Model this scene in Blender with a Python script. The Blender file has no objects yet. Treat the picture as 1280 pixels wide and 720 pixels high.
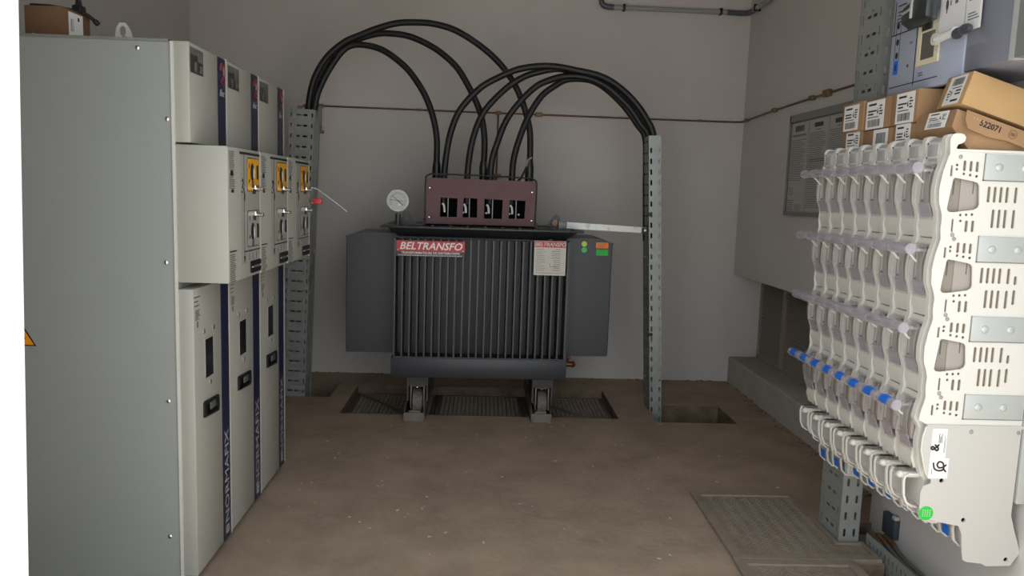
import bpy, bmesh, math, random
from mathutils import Vector, Matrix
random.seed(7)
PI = math.pi
SC = bpy.context.scene
COL = SC.collection

# ------------------------------------------------------------------ materials
MAT = {}
def mat(name, col, rough=.5, metal=0., noise=0., nscale=8., bump=0., bscale=60., alpha=1., spec=.5, col2=None, dirt=None, dscale=3., trans=0.):
    m = bpy.data.materials.new(name); m.use_nodes = True
    nt = m.node_tree; N = nt.nodes; L = nt.links
    b = N['Principled BSDF']
    lin = lambda c: tuple(((v/255)/12.92 if v/255 <= .04045 else ((v/255+.055)/1.055)**2.4) for v in c)
    c = lin(col)
    b.inputs['Base Color'].default_value = (*c, 1)
    b.inputs['Roughness'].default_value = rough
    b.inputs['Metallic'].default_value = metal
    b.inputs['Specular IOR Level'].default_value = spec
    b.inputs['Alpha'].default_value = alpha
    if trans: b.inputs['Transmission Weight'].default_value = trans
    geo = N.new('ShaderNodeNewGeometry')
    src = None
    if noise or col2:
        t = N.new('ShaderNodeTexNoise'); t.inputs['Scale'].default_value = nscale
        t.inputs['Detail'].default_value = 6; t.inputs['Roughness'].default_value = .6
        L.new(geo.outputs['Position'], t.inputs['Vector'])
        r = N.new('ShaderNodeValToRGB')
        c2 = lin(col2) if col2 else tuple(min(1, v*(1+noise)) for v in c)
        c1 = c if col2 else tuple(v*(1-noise) for v in c)
        r.color_ramp.elements[0].color = (*c1, 1); r.color_ramp.elements[1].color = (*c2, 1)
        r.color_ramp.elements[0].position = .32; r.color_ramp.elements[1].position = .7
        L.new(t.outputs['Fac'], r.inputs['Fac']); src = r.outputs['Color']
    if dirt:
        d, amt = dirt
        t2 = N.new('ShaderNodeTexNoise'); t2.inputs['Scale'].default_value = dscale
        t2.inputs['Detail'].default_value = 8; t2.inputs['Roughness'].default_value = .7
        L.new(geo.outputs['Position'], t2.inputs['Vector'])
        r2 = N.new('ShaderNodeValToRGB')
        r2.color_ramp.elements[0].position = .52; r2.color_ramp.elements[1].position = .72
        r2.color_ramp.elements[0].color = (0, 0, 0, 1); r2.color_ramp.elements[1].color = (amt, amt, amt, 1)
        L.new(t2.outputs['Fac'], r2.inputs['Fac'])
        mx = N.new('ShaderNodeMix'); mx.data_type = 'RGBA'
        L.new(r2.outputs['Color'], mx.inputs[0])
        if src: L.new(src, mx.inputs[6])
        else: mx.inputs[6].default_value = (*c, 1)
        mx.inputs[7].default_value = (*lin(d), 1)
        src = mx.outputs[2]
    if src: L.new(src, b.inputs['Base Color'])
    if bump:
        t3 = N.new('ShaderNodeTexNoise'); t3.inputs['Scale'].default_value = bscale; t3.inputs['Detail'].default_value = 5
        L.new(geo.outputs['Position'], t3.inputs['Vector'])
        bp = N.new('ShaderNodeBump'); bp.inputs['Strength'].default_value = bump; bp.inputs['Distance'].default_value = .01
        L.new(t3.outputs['Fac'], bp.inputs['Height']); L.new(bp.outputs['Normal'], b.inputs['Normal'])
    MAT[name] = m
    return m

mat('plaster', (199, 194, 189), .85, noise=.035, nscale=2.2, bump=.12, bscale=40, spec=.15)
mat('plaster_rough', (250, 249, 247), .9, bump=.15, bscale=70, spec=.1)
mat('ceiling_paint', (190, 187, 182), .9, spec=.1)
mat('concrete', (142, 125, 108), .88, col2=(168, 149, 130), nscale=3.5, bump=.25, bscale=35, spec=.12, dirt=((160, 146, 130), .5), dscale=14)
mat('concrete_raw', (104, 90, 76), .95, col2=(132, 114, 97), nscale=12, bump=.8, bscale=40, spec=.05)  # raw concrete with extra shade in its colour, so the pits look deeper
mat('kerb_plaster', (170, 164, 154), .9, noise=.08, nscale=6, bump=.3, bscale=30, spec=.1, dirt=((150, 130, 110), .6), dscale=5)
mat('yard', (196, 192, 186), .9, noise=.08, nscale=1.5)
mat('cab_side', (152, 156, 152), .42, metal=.15, noise=.02, nscale=3)
mat('cab_face', (162, 161, 151), .42, noise=.015, nscale=4)
mat('cab_face_grey', (156, 155, 147), .4)
mat('cab_edge', (196, 194, 184), .4)
mat('stripe_blue', (28, 33, 60), .4)
mat('ink', (28, 27, 27), .5)
mat('ink_grey', (95, 94, 90), .6)
mat('silver_ink', (160, 160, 164), .4)
mat('logo_red', (104, 48, 55), .45)
mat('photo_grey', (96, 90, 82), .4)
mat('photo_dark', (52, 48, 44), .4)
mat('yellow', (222, 160, 24), .4)
mat('orange_tri', (236, 146, 20), .45)
mat('chrome', (215, 215, 210), .18, metal=1)
mat('zinc', (158, 162, 158), .36, metal=.45, noise=.06, nscale=14)
mat('zinc_dull', (136, 138, 134), .5, metal=.35, noise=.08, nscale=10)
mat('galv_bar', (206, 206, 200), .4, metal=.3, dirt=((110, 104, 96), .8), dscale=18)
mat('black_plastic', (26, 26, 27), .38)
mat('dark_window', (30, 31, 34), .15)
mat('cable_black', (24, 23, 24), .5, bump=.05, bscale=200)
mat('tank_grey', (52, 53, 56), .42, noise=.05, nscale=6)
mat('fin_grey', (60, 59, 60), .4, noise=.05, nscale=20)
mat('cover_purple', (104, 71, 74), .6, noise=.07, nscale=14, bump=.06, bscale=120)
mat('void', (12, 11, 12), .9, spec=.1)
mat('sign_red', (178, 36, 44), .42)
mat('sign_black', (22, 20, 22), .42)
mat('sign_white', (238, 226, 222), .5)
mat('plate_alu', (196, 192, 180), .4, noise=.04, nscale=30)
mat('sticker_orange', (250, 128, 32), .5)
mat('sticker_green', (34, 186, 60), .5)
mat('sticker_lime', (196, 226, 60), .5)
mat('sticker_emerald', (60, 200, 96), .5)
mat('dial_face', (196, 198, 194), .45)
mat('brass', (128, 104, 74), .5, metal=.5)
mat('bronze', (112, 66, 48), .4, metal=.6)
mat('copper', (122, 92, 74), .45, metal=.55, noise=.12, nscale=25)
mat('rail_steel', (120, 112, 103), .55, metal=.3, noise=.15, nscale=18)
mat('rail_dark', (70, 64, 60), .6, metal=.3, noise=.15, nscale=18)
mat('wheel_iron', (112, 106, 102), .6, metal=.4, noise=.35, nscale=70, bump=.4, bscale=120)
mat('grating', (120, 106, 92), .6, metal=.35, noise=.12, nscale=15)
mat('checker', (136, 124, 109), .7, metal=.1, noise=.12, nscale=12, dirt=((150, 140, 128), .6), dscale=22)
mat('pipe_grey', (150, 150, 146), .5)
mat('pipe_dark', (84, 86, 90), .45)
mat('pvc_white', (214, 211, 202), .4)
mat('pvc_cream', (214, 210, 199), .42)
mat('pvc_grey', (190, 188, 181), .42)
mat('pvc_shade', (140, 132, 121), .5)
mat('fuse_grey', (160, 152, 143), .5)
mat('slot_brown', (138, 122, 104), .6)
mat('clear_cover', (214, 208, 208), .1, alpha=.2)
mat('clear_tube', (180, 173, 182), .12, alpha=.5)
mat('clear_cap', (214, 212, 212), .12, alpha=.4)
mat('clear_film', (190, 196, 214), .15, alpha=.06)
mat('label_grey', (176, 176, 174), .35)
mat('label_blue', (30, 108, 208), .45)
mat('navy', (40, 62, 110), .45)
mat('steel_light', (186, 190, 186), .36, metal=.25)
mat('card', (156, 124, 92), .8, noise=.05, nscale=9, bump=.05, bscale=40, spec=.15)
mat('card_light', (180, 146, 102), .8, noise=.05, nscale=9, spec=.15)
mat('card_dark', (122, 92, 70), .85, noise=.05, nscale=9, spec=.1)
mat('paper', (232, 230, 226), .6)
mat('paper_dull', (170, 170, 164), .55)
mat('board_grey', (150, 150, 144), .5)
mat('breaker_blue', (164, 170, 186), .35)
mat('breaker_dark', (120, 122, 132), .4)
mat('cream_frame', (218, 210, 176), .5)
mat('handle_black', (44, 48, 48), .3)
mat('red_plastic', (190, 36, 44), .4)
mat('white_tie', (226, 224, 218), .5)
mat('louver', (150, 140, 129), .55, metal=.2)
mat('chip', (196, 188, 176), .9)
mat('lead_grey', (112, 110, 106), .5)
mat('dark_box', (60, 64, 70), .5)

# ------------------------------------------------------------------ mesh builder
def frame(o, right, up):
    r = Vector(right).normalized(); u = Vector(up).normalized(); n = r.cross(u)
    M = Matrix((r, u, n)).transposed().to_4x4(); M.translation = Vector(o)
    return M
def rr(cx, cy, w, h, r, n=4):
    r = min(r, w/2-1e-5, h/2-1e-5); out = []
    for k, (sx, sy) in enumerate(((1, 1), (-1, 1), (-1, -1), (1, -1))):
        for i in range(n+1):
            a = (k + i/n)*PI/2
            out.append((cx+sx*(w/2-r)+r*math.cos(a), cy+sy*(h/2-r)+r*math.sin(a)))
    return out
def circ(cx, cy, r, n=16, ry=None):
    return [(cx+r*math.cos(2*PI*i/n), cy+(ry or r)*math.sin(2*PI*i/n)) for i in range(n)]
def smooth_path(pts, sub=4):
    P = [Vector(p) for p in pts]; out = []
    for i in range(len(P)-1):
        a = P[max(i-1, 0)]; b = P[i]; c = P[i+1]; d = P[min(i+2, len(P)-1)]
        for k in range(sub):
            t = k/sub
            out.append(.5*((2*b)+(c-a)*t+(2*a-5*b+4*c-d)*t*t+(3*b-a-3*c+d)*t**3))
    out.append(P[-1]); return out

class MB:
    def __init__(s): s.bm = bmesh.new(); s.mats = []; s.mi = 0
    def m(s, name):
        if name not in s.mats: s.mats.append(name)
        s.mi = s.mats.index(name); return s
    def _f(s, vs, smooth=False):
        try:
            f = s.bm.faces.new(vs); f.material_index = s.mi; return f
        except ValueError: return None
    def box(s, x0, x1, y0, y1, z0, z1, bev=0, seg=2, M=None):
        x0, x1 = min(x0, x1), max(x0, x1); y0, y1 = min(y0, y1), max(y0, y1); z0, z1 = min(z0, z1), max(z0, z1)
        return s.hexa([(x0,y0,z0),(x1,y0,z0),(x1,y1,z0),(x0,y1,z0),(x0,y0,z1),(x1,y0,z1),(x1,y1,z1),(x0,y1,z1)], bev, seg, M)
    def hexa(s, c, bev=0, seg=2, M=None):
        v = [s.bm.verts.new(M @ Vector(p) if M else p) for p in c]
        fs = [s._f([v[i] for i in q]) for q in ((3,2,1,0),(4,5,6,7),(0,1,5,4),(1,2,6,5),(2,3,7,6),(3,0,4,7))]
        if bev:
            es = set(e for f in fs if f for e in f.edges)
            r = bmesh.ops.bevel(s.bm, geom=list(es), offset=bev, segments=seg, affect='EDGES', profile=.5)
            for f in r['faces']: f.material_index = s.mi
        return s
    def prism(s, poly, a, b, ax='y', M=None):
        def P(p, t):
            q = (p[0], t, p[1]) if ax == 'y' else ((t, p[0], p[1]) if ax == 'x' else (p[0], p[1], t))
            return M @ Vector(q) if M else q
        A = [s.bm.verts.new(P(p, a)) for p in poly]; B = [s.bm.verts.new(P(p, b)) for p in poly]
        n = len(poly)
        s._f(A[::-1]); s._f(B)
        for i in range(n): s._f([A[i], A[(i+1) % n], B[(i+1) % n], B[i]])
        return s
    def shell(s, line, a, b, t=.002, ax='y'):
        """open profile line (2D), given thickness t, extruded"""
        P = [Vector((p[0], p[1])) for p in line]; off = []
        for i, p in enumerate(P):
            d = (P[min(i+1, len(P)-1)]-P[max(i-1, 0)]).normalized()
            off.append(p+Vector((-d.y, d.x))*t)
        n = len(P)
        for i in range(n-1):
            s.prism([P[i], P[i+1], off[i+1], off[i]], a, b, ax)
        return s
    def tube(s, path, r, n=10, caps=True):
        P = [Vector(p) for p in path]; R = r if isinstance(r, (list, tuple)) else [r]*len(P)
        up = None; rings = []
        for i, p in enumerate(P):
            d = (P[min(i+1, len(P)-1)]-P[max(i-1, 0)]).normalized()
            if up is None:
                up = d.orthogonal().normalized()
            else:
                up = (up-d*up.dot(d)); up = up.normalized() if up.length > 1e-6 else d.orthogonal().normalized()
            q = d.cross(up)
            rings.append([s.bm.verts.new(p+(up*math.cos(2*PI*k/n)+q*math.sin(2*PI*k/n))*R[i]) for k in range(n)])
        for a, b in zip(rings, rings[1:]):
            for k in range(n): s._f([a[k], a[(k+1) % n], b[(k+1) % n], b[k]])
        if caps: s._f(rings[0][::-1]); s._f(rings[-1])
        return s
    def cyl(s, p0, p1, r, r2=None, n=16): return s.tube([p0, p1], [r, r if r2 is None else r2], n)
    def ell(s, c, r, n=12):
        r = r if isinstance(r, (list, tuple)) else (r, r, r)
        res = bmesh.ops.create_uvsphere(s.bm, u_segments=n, v_segments=max(6, n//2), radius=1, matrix=Matrix.Translation(c) @ Matrix.Diagonal((*r, 1)))
        for v in res['verts']:
            for f in v.link_faces: f.material_index = s.mi
        return s
    def _curve(s, cu, M):
        o = bpy.data.objects.new('tmp', cu)
        me = bpy.data.meshes.new_from_object(o)
        me.transform(M); n0 = len(s.bm.faces)
        s.bm.from_mesh(me); s.bm.faces.ensure_lookup_table()
        for f in s.bm.faces[n0:]: f.material_index = s.mi
        bpy.data.objects.remove(o); bpy.data.curves.remove(cu); bpy.data.meshes.remove(me)
        return s
    def flat(s, outline, holes, t, M):
        """plate in the XY plane of M, z from 0 to t"""
        cu = bpy.data.curves.new('tmp', 'CURVE'); cu.dimensions = '2D'; cu.fill_mode = 'BOTH'; cu.extrude = t/2
        for pl in [outline]+list(holes):
            sp = cu.splines.new('POLY'); sp.points.add(len(pl)-1); sp.use_cyclic_u = True
            for i, p in enumerate(pl): sp.points[i].co = (p[0], p[1], 0, 1)
        return s._curve(cu, M @ Matrix.Translation((0, 0, t/2)))
    def banded(s, w, z0, z1, first, pitch, row, t, M):
        """tall perforated sheet, laid down one row of slots at a time; row(k, v) gives the slots of row k"""
        k = 0; lo = z0; v = first
        while lo < z1-1e-6:
            hi = v+pitch/2 if v+pitch*1.5 < z1 else z1
            s.flat([(0, lo), (w, lo), (w, hi), (0, hi)], row(k, v), t, M)
            lo = hi; v += pitch; k += 1
        return s
    def text(s, txt, size, M, t=.0006, shear=0, sx=1, bold=0, align='CENTER'):
        cu = bpy.data.curves.new('tmp', 'FONT'); cu.body = txt; cu.size = size; cu.shear = shear; cu.extrude = t/2
        cu.offset = bold; cu.align_x = align; cu.align_y = 'CENTER'; cu.resolution_u = 2
        return s._curve(cu, M @ Matrix.Diagonal((sx, 1, 1, 1)))
    def quad(s, M, x0, x1, y0, y1, t=.0005): return s.box(x0, x1, y0, y1, 0, t, M=M)
    def build(s, name, parent=None, loc=None, smooth=True, ang=32, props=None):
        me = bpy.data.meshes.new(name)
        bmesh.ops.recalc_face_normals(s.bm, faces=s.bm.faces)
        o = bpy.data.objects.new(name, me); COL.objects.link(o)
        if parent is not None:
            o.parent = parent; s.bm.transform(Matrix.Translation(-root_of(parent).location))
        elif loc is not None:
            o.location = loc; s.bm.transform(Matrix.Translation(-Vector(loc)))
        s.bm.to_mesh(me); s.bm.free()
        for mn in s.mats: me.materials.append(MAT[mn])
        if smooth and len(me.polygons):
            me.polygons.foreach_set('use_smooth', [True]*len(me.polygons)); me.set_sharp_from_angle(angle=math.radians(ang))
        for k, v in (props or {}).items(): o[k] = v
        return o
def root_of(o):
    while o.parent: o = o.parent
    return o
def thing(name, label, cat, loc, group=None):
    o = bpy.data.objects.new(name, None); COL.objects.link(o); o.location = loc
    o.empty_display_size = .05
    return tag(o, label, cat, group)
def tag(o, label, cat, group=None):
    o['label'] = label; o['category'] = cat
    if group: o['group'] = group
    return o
def struct(b, name): 
    o = b.build(name, smooth=False); o['kind'] = 'structure'; return o
def copy_thing(root, loc):
    r = root.copy(); COL.objects.link(r); r.location = loc
    for ch in root.children:
        c = ch.copy(); COL.objects.link(c); c.parent = r
        for g in ch.children:
            d = g.copy(); COL.objects.link(d); d.parent = c
    return r

# ------------------------------------------------------------------ the room
def grid_slab(b, xs, ys, holes, z, depth_of):
    xs = sorted(set(xs)); ys = sorted(set(ys))
    def hole(x, y):
        for h in holes:
            if h[0] < x < h[1] and h[2] < y < h[3]: return h
    for i in range(len(xs)-1):
        for j in range(len(ys)-1):
            if not hole((xs[i]+xs[i+1])/2, (ys[j]+ys[j+1])/2):
                b.m('concrete'); b._f([b.bm.verts.new(p) for p in ((xs[i], ys[j], z), (xs[i+1], ys[j], z), (xs[i+1], ys[j+1], z), (xs[i], ys[j+1], z))])
pits = [(-1.245, -.96, 4.825, 5.21, .28), (-.83, .84, 4.47, 5.15, .16), (1.06, 1.545, 4.42, 4.80, .24), (1.405, 1.66, 1.9, 2.655, .10), (1.52, 1.66, 2.655, 3.03, .10)]
b = MB()
xs = [-2.05, 2.1]+[h[i] for h in pits for i in (0, 1)]; ys = [1.25, 5.6]+[h[i] for h in pits for i in (2, 3)]
grid_slab(b, xs, ys, pits, 0, None)
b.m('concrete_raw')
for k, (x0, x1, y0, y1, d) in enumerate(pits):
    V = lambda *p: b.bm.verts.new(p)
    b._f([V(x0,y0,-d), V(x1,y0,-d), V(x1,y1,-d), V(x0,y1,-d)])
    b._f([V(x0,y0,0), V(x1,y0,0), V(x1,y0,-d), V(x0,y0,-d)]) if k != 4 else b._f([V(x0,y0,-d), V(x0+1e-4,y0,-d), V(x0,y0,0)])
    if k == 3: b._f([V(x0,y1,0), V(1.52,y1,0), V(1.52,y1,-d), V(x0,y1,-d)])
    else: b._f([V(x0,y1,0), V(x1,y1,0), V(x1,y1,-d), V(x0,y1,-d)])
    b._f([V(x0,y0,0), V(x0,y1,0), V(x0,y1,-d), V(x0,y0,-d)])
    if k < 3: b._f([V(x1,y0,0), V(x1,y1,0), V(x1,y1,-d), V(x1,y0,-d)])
fl = struct(b, 'floor')

b = MB().m('plaster'); b.box(-2.15, 2.15, 5.5, 5.65, -.05, 3.3)
struct(b, 'wall_back')
b = MB().m('plaster'); b.box(-2.2, -2.05, 1.25, 5.55, -.05, 3.3)
struct(b, 'wall_left')
b = MB().m('plaster')
b.box(1.82, 2.15, 3.05, 5.5, .80, 3.3); b.box(1.82, 2.15, 3.05, 3.7, 0, .80)
b.box(2.045, 2.15, 3.7, 5.5, .19, .80)
b.box(1.66, 2.15, 1.5, 3.05, -.22, 3.3)
b.m('kerb_plaster'); b.box(1.82, 2.15, 3.7, 5.5, -.02, .19, bev=.012)
struct(b, 'wall_right')
# front wall with the doorway the photograph is taken through
b = MB().m('plaster_rough')
jt, jb = -.868, -.915
b.hexa([(-2.6,1.22,-.05),(jb,1.22,-.05),(jb,1.5,-.05),(-2.6,1.5,-.05),(-2.6,1.22,2.45),(jt+.02,1.22,2.45),(jt+.02,1.5,2.45),(-2.6,1.5,2.45)])
b.box(1.64, 2.6, 1.22, 1.5, -.05, 2.45); b.box(-2.6, 2.6, 1.22, 1.5, 2.45, 3.4)
struct(b, 'wall_front')
b = MB().m('ceiling_paint'); b.box(-2.2, 2.15, 1.22, 5.65, 3.3, 3.42)
struct(b, 'ceiling')
b = MB().m('yard'); b.box(-14, 14, -16, 1.25, -.12, -.004)
struct(b, 'ground')

# crumbs of plaster and stone on the concrete
b = MB().m('chip')
for k in range(90):
    x = random.uniform(-.8, 1.5); y = random.uniform(2.6, 4.4); s = random.uniform(.0015, .005)
    if k % 4 == 0: x = random.uniform(-.8, -.1); y = random.uniform(2.75, 3.9)
    if any(h[0]-.02 < x < h[1]+.02 and h[2]-.02 < y < h[3]+.02 for h in pits) or (x > .9 and y < 3.35): continue
    a = random.uniform(0, PI); M = Matrix.Translation((x, y, .0003)) @ Matrix.Rotation(a, 4, 'Z')
    b.box(-s*random.uniform(.7, 2), s*random.uniform(.7, 2), -s*.6, s*.6, 0, s*.5, M=M)
# rubble along the foot of the back wall and the kerb
for k in range(190):
    t = random.random()
    if k < 110: x = -1.9+3.7*t; y = 5.5-random.random()**2*.05
    else: x = 1.82-random.random()**2*.06; y = 3.3+2.2*t
    if any(h[0] < x < h[1] and h[2] < y < h[3] for h in pits): continue
    s = random.uniform(.002, .006); b.m('concrete_raw')
    b.box(-s, s, -s, s, 0, s*.9, M=Matrix.Translation((x, y, 0)) @ Matrix.Rotation(random.uniform(0, 3), 4, 'Z'))
o = b.build('floor_debris', smooth=False); o['kind'] = 'stuff'; tag(o, 'pale crumbs of plaster and grit scattered over the concrete floor', 'debris')

# ------------------------------------------------------------------ helpers for print
def barcode(b, M, x0, x1, y0, y1):
    x = x0
    while x < x1:
        w = random.uniform(.0012, .0035); b.quad(M, x, min(x+w, x1), y0, y1, .0008); x += w+random.uniform(.0012, .0028)
def lines(b, M, x0, x1, y0, y1, n, fill=.45):
    h = (y1-y0)/n
    for k in range(n):
        b.quad(M, x0, x0+(x1-x0)*random.uniform(.55, 1), y1-(k+1)*h, y1-(k+1)*h+h*fill, .0007)
def carton_label(b, M, w, h, big=True):
    """white shipping label, origin at centre"""
    b.m('paper').quad(M, -w/2, w/2, -h/2, h/2, .0006)
    b.m('ink'); 
    if big:
        barcode(b, M, -w*.38, w*.3, -h*.42, -h*.17)
        lines(b, M, -w*.4, w*.1, h*.0, h*.22, 2, .5); b.quad(M, -w*.38, w*.05, h*.33, h*.40, .0008)
        lines(b, M, w*.22, w*.42, -h*.02, h*.36, 4, .5); b.quad(M, -w*.4, w*.2, -h*.1, -h*.07, .0008)
        b.prism([(w*.10, h*.03), (w*.18, h*.03), (w*.14, h*.24)], .0006, .0009, 'z', M=M)
    else:
        barcode(b, M, -w*.3, w*.35, -h*.3, h*.3)

# ------------------------------------------------------------------ switchgear cubicles
def cubicle(idx, y0, y1, label, bottom_logo=True):
    w = y1-y0; f = w/.35
    t = thing('switchgear_cubicle', label, 'electrical cabinet', (-1.38, (y0+y1)/2, 0), 'switchgear cubicles along the left wall')
    e = .0015
    b = MB().m('cab_side'); b.box(-1.82, -.970, y0+e, y1-e, .015, 1.752)
    b.box(-1.80, -.99, y0+.03, y1-.03, 0, .02)
    if idx == 0:
        b.m('cab_edge').box(-.975, -.966, y0-.003, y0+.004, .02, 1.752)
        b.m('zinc_dull').box(-1.82, -.98, y0-.004, y0+.03, 1.750, 1.758)
    b.build('body', t)
    yl, yr = y0+.255*f, y0+.330*f
    # upper panel
    b = MB().m('cab_face'); b.box(-.970, -.92, y0+.002, yl, 1.449, 1.755, bev=.004); b.box(-.970, -.9205, yl, yr, 1.449, 1.755)
    b.m('cab_edge').box(-.970, -.918, yr, y1-.002, 1.449, 1.757, bev=.002)
    up = b.build('upper_panel', t)
    b = MB().m('stripe_blue'); b.box(-.921, -.9185, yl, yr, 1.449, 1.753); b.build('stripe', up)
    # maker's badge: red swirl and small white word
    M = frame((-.9185, (yl+yr)/2, 1.70), (0, 1, 0), (0, 0, 1))
    b = MB().m('logo_red')
    pts = [(.02*math.cos(a)*1.0, .003+.030*math.sin(a)) for a in [PI*.95-PI*1.05*k/14 for k in range(15)]]+[(.012, -.012), (-.004, -.022), (-.016, -.028), (.004, -.036), (.018, -.030)]
    b.tube([M @ Vector((p[0], p[1], .0005)) for p in pts], .006, 6)
    b.m('silver_ink').text('ifec', .034, frame((-.9183, (yl+yr)/2, 1.635), (0, 1, 0), (0, .12, 1)), shear=.2, bold=.0006)
    b.build('badge', up)
    M = frame((-.9195, y0+.008, 1.742), (0, 1, 0), (0, 0, 1))
    b = MB().m('photo_grey').quad(M, 0, .112*f, -.078, 0, .0008)
    b.m('photo_dark').quad(M, .003, .065*f, -.035, -.022, .0012); b.quad(M, .003, .108*f, -.076, -.035, .0012)
    b.m('ink_grey').quad(M, .035, .055, -.072, -.042, .0018); b.quad(M, .085, .105*f, -.07, -.048, .0018); b.quad(M, .068, .106*f, -.04, -.012, .0016)
    b.build('picture_label', up)
    # mechanism box that stands proud of the panels
    b = MB().m('cab_face'); b.box(-.968, -.806, y0+.001, y1-.003, 1.009, 1.443, bev=.005)
    b.m('cab_edge').box(-.83, -.8045, y1-.012, y1-.0025, 1.010, 1.4425, bev=.002)
    bx = b.build('mechanism_box', t)
    M = frame((-.8058, y0, 0), (0, 1, 0), (0, 0, 1))
    b = MB().m('cab_face_grey').quad(M, .12*f, .338*f, 1.06, 1.432, .0006)
    b.m('ink').quad(M, .115*f, .338*f, 1.424, 1.432, .0012)
    b.quad(M, .158*f, .161*f, 1.075, 1.424, .0012); b.prism([(.150*f, 1.085), (.169*f, 1.085), (.1595*f, 1.06)], 0, .0012, 'z', M=M)
    b.quad(M, .158*f, .338*f, 1.098, 1.102, .0012)
    for k in range(3): b.quad(M, (.21+.04*k)*f, (.213+.04*k)*f, 1.068, 1.092, .0012)
    b.tube([M @ Vector((p[0]*f, p[1], .0008)) for p in [(.135, 1.335), (.145, 1.343), (.148, 1.33), (.138, 1.315), (.152, 1.31), (.165, 1.29), (.162, 1.27)]], .0022, 5)
    b.ell(tuple(M @ Vector((.135*f, 1.30, 0))), .004, 8)
    b.m('ink_grey'); lines(b, M, .012, .07*f, 1.37, 1.432, 11); lines(b, M, .012, .07*f, 1.31, 1.36, 9); b.m('ink').quad(M, .03, .055, 1.298, 1.308, .001)
    b.quad(M, .025, .05, 1.352, 1.368, .001)
    b.build('mimic_panel', bx)
    for nm, pm, z0, z1, kz, cz in (('yellow_operating_plate', 'yellow', 1.302, 1.416, 1.368, 1.312), ('grey_operating_plate', 'cab_face_grey', 1.112, 1.238, 1.165, 1.222)):
        yc0, yc1 = .192*f, .330*f; cy = .245*f
        b = MB().m('ink').flat(rr((yc0+yc1)/2, (z0+z1)/2, yc1-yc0, z1-z0, .012), [], .0016, M)
        b.m(pm).flat(rr((yc0+yc1)/2, (z0+z1)/2, yc1-yc0-.005, z1-z0-.005, .010), [], .0024, M)
        b.m('ink').flat(circ(cy, kz, .020*f, 18, .030), [], .0036, M)
        b.flat(rr(.305*f, kz, .020*f, .05, .006), [], .0036, M)
        b.tube([M @ Vector((cy-.04*f+.008*math.sin(k), z0+.03+.006*k, .0028)) for k in range(3)], .002, 5)
        b.tube([M @ Vector((cy-.035*f, z1-.035+.008*k, .0028)) for k in range(3)], .002, 5)
        pl = b.build(nm, bx, props={'label': ('yellow operating plate' if pm == 'yellow' else 'grey operating plate')})
        b = MB().m('zinc'); b.ell(tuple(M @ Vector((cy+.013*f, kz-.004, .004))), (.003, .0025, .022), 12)
        b.m('ink').cyl(tuple(M @ Vector((cy, kz-.03, .004))), tuple(M @ Vector((cy-.004, kz-.052, .004))), .004, n=8)
        b.build('key_socket', pl)
        b = MB().m('chrome'); p = M @ Vector((.262*f, cz, 0)); b.cyl(tuple(p), (p.x+.035, p.y, p.z), .007, n=12); b.box(p.x+.002, p.x+.014, p.y-.014, p.y+.03, p.z-.003, p.z+.012, bev=.002)
        b.m('ink').box(p.x, p.x+.01, p.y-.012, p.y-.002, p.z-.018, p.z-.006)
        b.build('locking_pin', pl)
    b = MB().m('black_plastic'); cy, cz = .28*f, 1.042; b.flat(rr(cy, cz, .118*f, .042, .008), [], .004, M)
    b.m('ink_grey').quad(M @ Matrix.Translation((0, 0, .004)), cy-.03*f, cy+.045*f, cz-.004, cz+.004, .0006)
    b.m('zinc').ell(tuple(M @ Vector((cy-.045*f, cz, .004))), .0035, 8); b.ell(tuple(M @ Vector((cy+.05*f, cz, .004))), .003, 8)
    b.build('nameplate', bx)
    b = MB().m('ink'); b.quad(M, .010, .075*f, 1.108, 1.112, .001); b.m('ink_grey'); lines(b, M, .010, .075*f, 1.012, 1.104, 15)
    b.build('instruction_print', bx)
    # lower door
    b = MB().m('cab_face'); b.box(-.970, -.92, y0+.002, yl, .025, .988, bev=.004); b.box(-.970, -.9205, yl, yr, .025, .988)
    b.m('cab_edge').box(-.970, -.918, yr, y1-.002, .025, .988, bev=.002)
    dr = b.build('lower_door', t)
    M = frame((-.9198, y0, 0), (0, 1, 0), (0, 0, 1))
    b = MB().m('cab_face').flat(rr(.134*f, .742, .082*f, .140, .003), [rr(.134*f, .742, .074*f, .132, .002)], .0015, M)
    b.m('dark_window').quad(M, .098*f, .170*f, .677, .807, .0010)
    for px, pz in ((.088, .838), (.178, .838), (.140, .655)): b.m('chrome').flat(circ(px*f, pz, .006, 10, .008), [], .003, M); b.m('ink').flat(circ(px*f, pz, .003, 8), [], .0036, M)
    b.build('inspection_window', dr)
    b = MB().m('black_plastic').flat([(.070*f, .548), (.205*f, .536), (.213*f, .546), (.213*f, .586), (.205*f, .594), (.078*f, .602), (.070*f, .594)], [rr(.142*f, .569, .105*f, .038, .006)], .006, M)
    b.m('void').flat(rr(.142*f, .569, .107*f, .040, .006), [], .0012, M)
    b.m('pipe_dark').box(-.9185, -.9145, y0+.13*f, y0+.18*f, .560, .585, bev=.001)
    b.build('handle', dr)
    b = MB().m('ink_grey'); lines(b, M, .008, .058, .93, .972, 3, .25); lines(b, M, .015, .058, .885, .92, 6, .5); b.m('ink').quad(M, .030, .036, .860, .880, .001)
    b.build('door_label', dr)
    b = MB().m('stripe_blue'); b.box(-.921, -.9185, yl, yr, .026, .988)
    st = b.build('door_stripe', dr)
    b = MB().m('silver_ink').text('NORMAFIX', .058*f, frame((-.9186, (yl+yr)/2+.002*f, .262), (0, 0, 1), (0, -1, 0)), sx=1.2/f**.5, bold=.0004)
    M2 = frame((-.9186, (yl+yr)/2, .062), (0, 0, 1), (0, -1, 0))
    b.flat(rr(0, 0, .032, .036, .010), [rr(0, .008, .016, .008, .003), rr(0, -.008, .016, .008, .003)], .0006, M2)
    b.build('maker_lettering', st)
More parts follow.
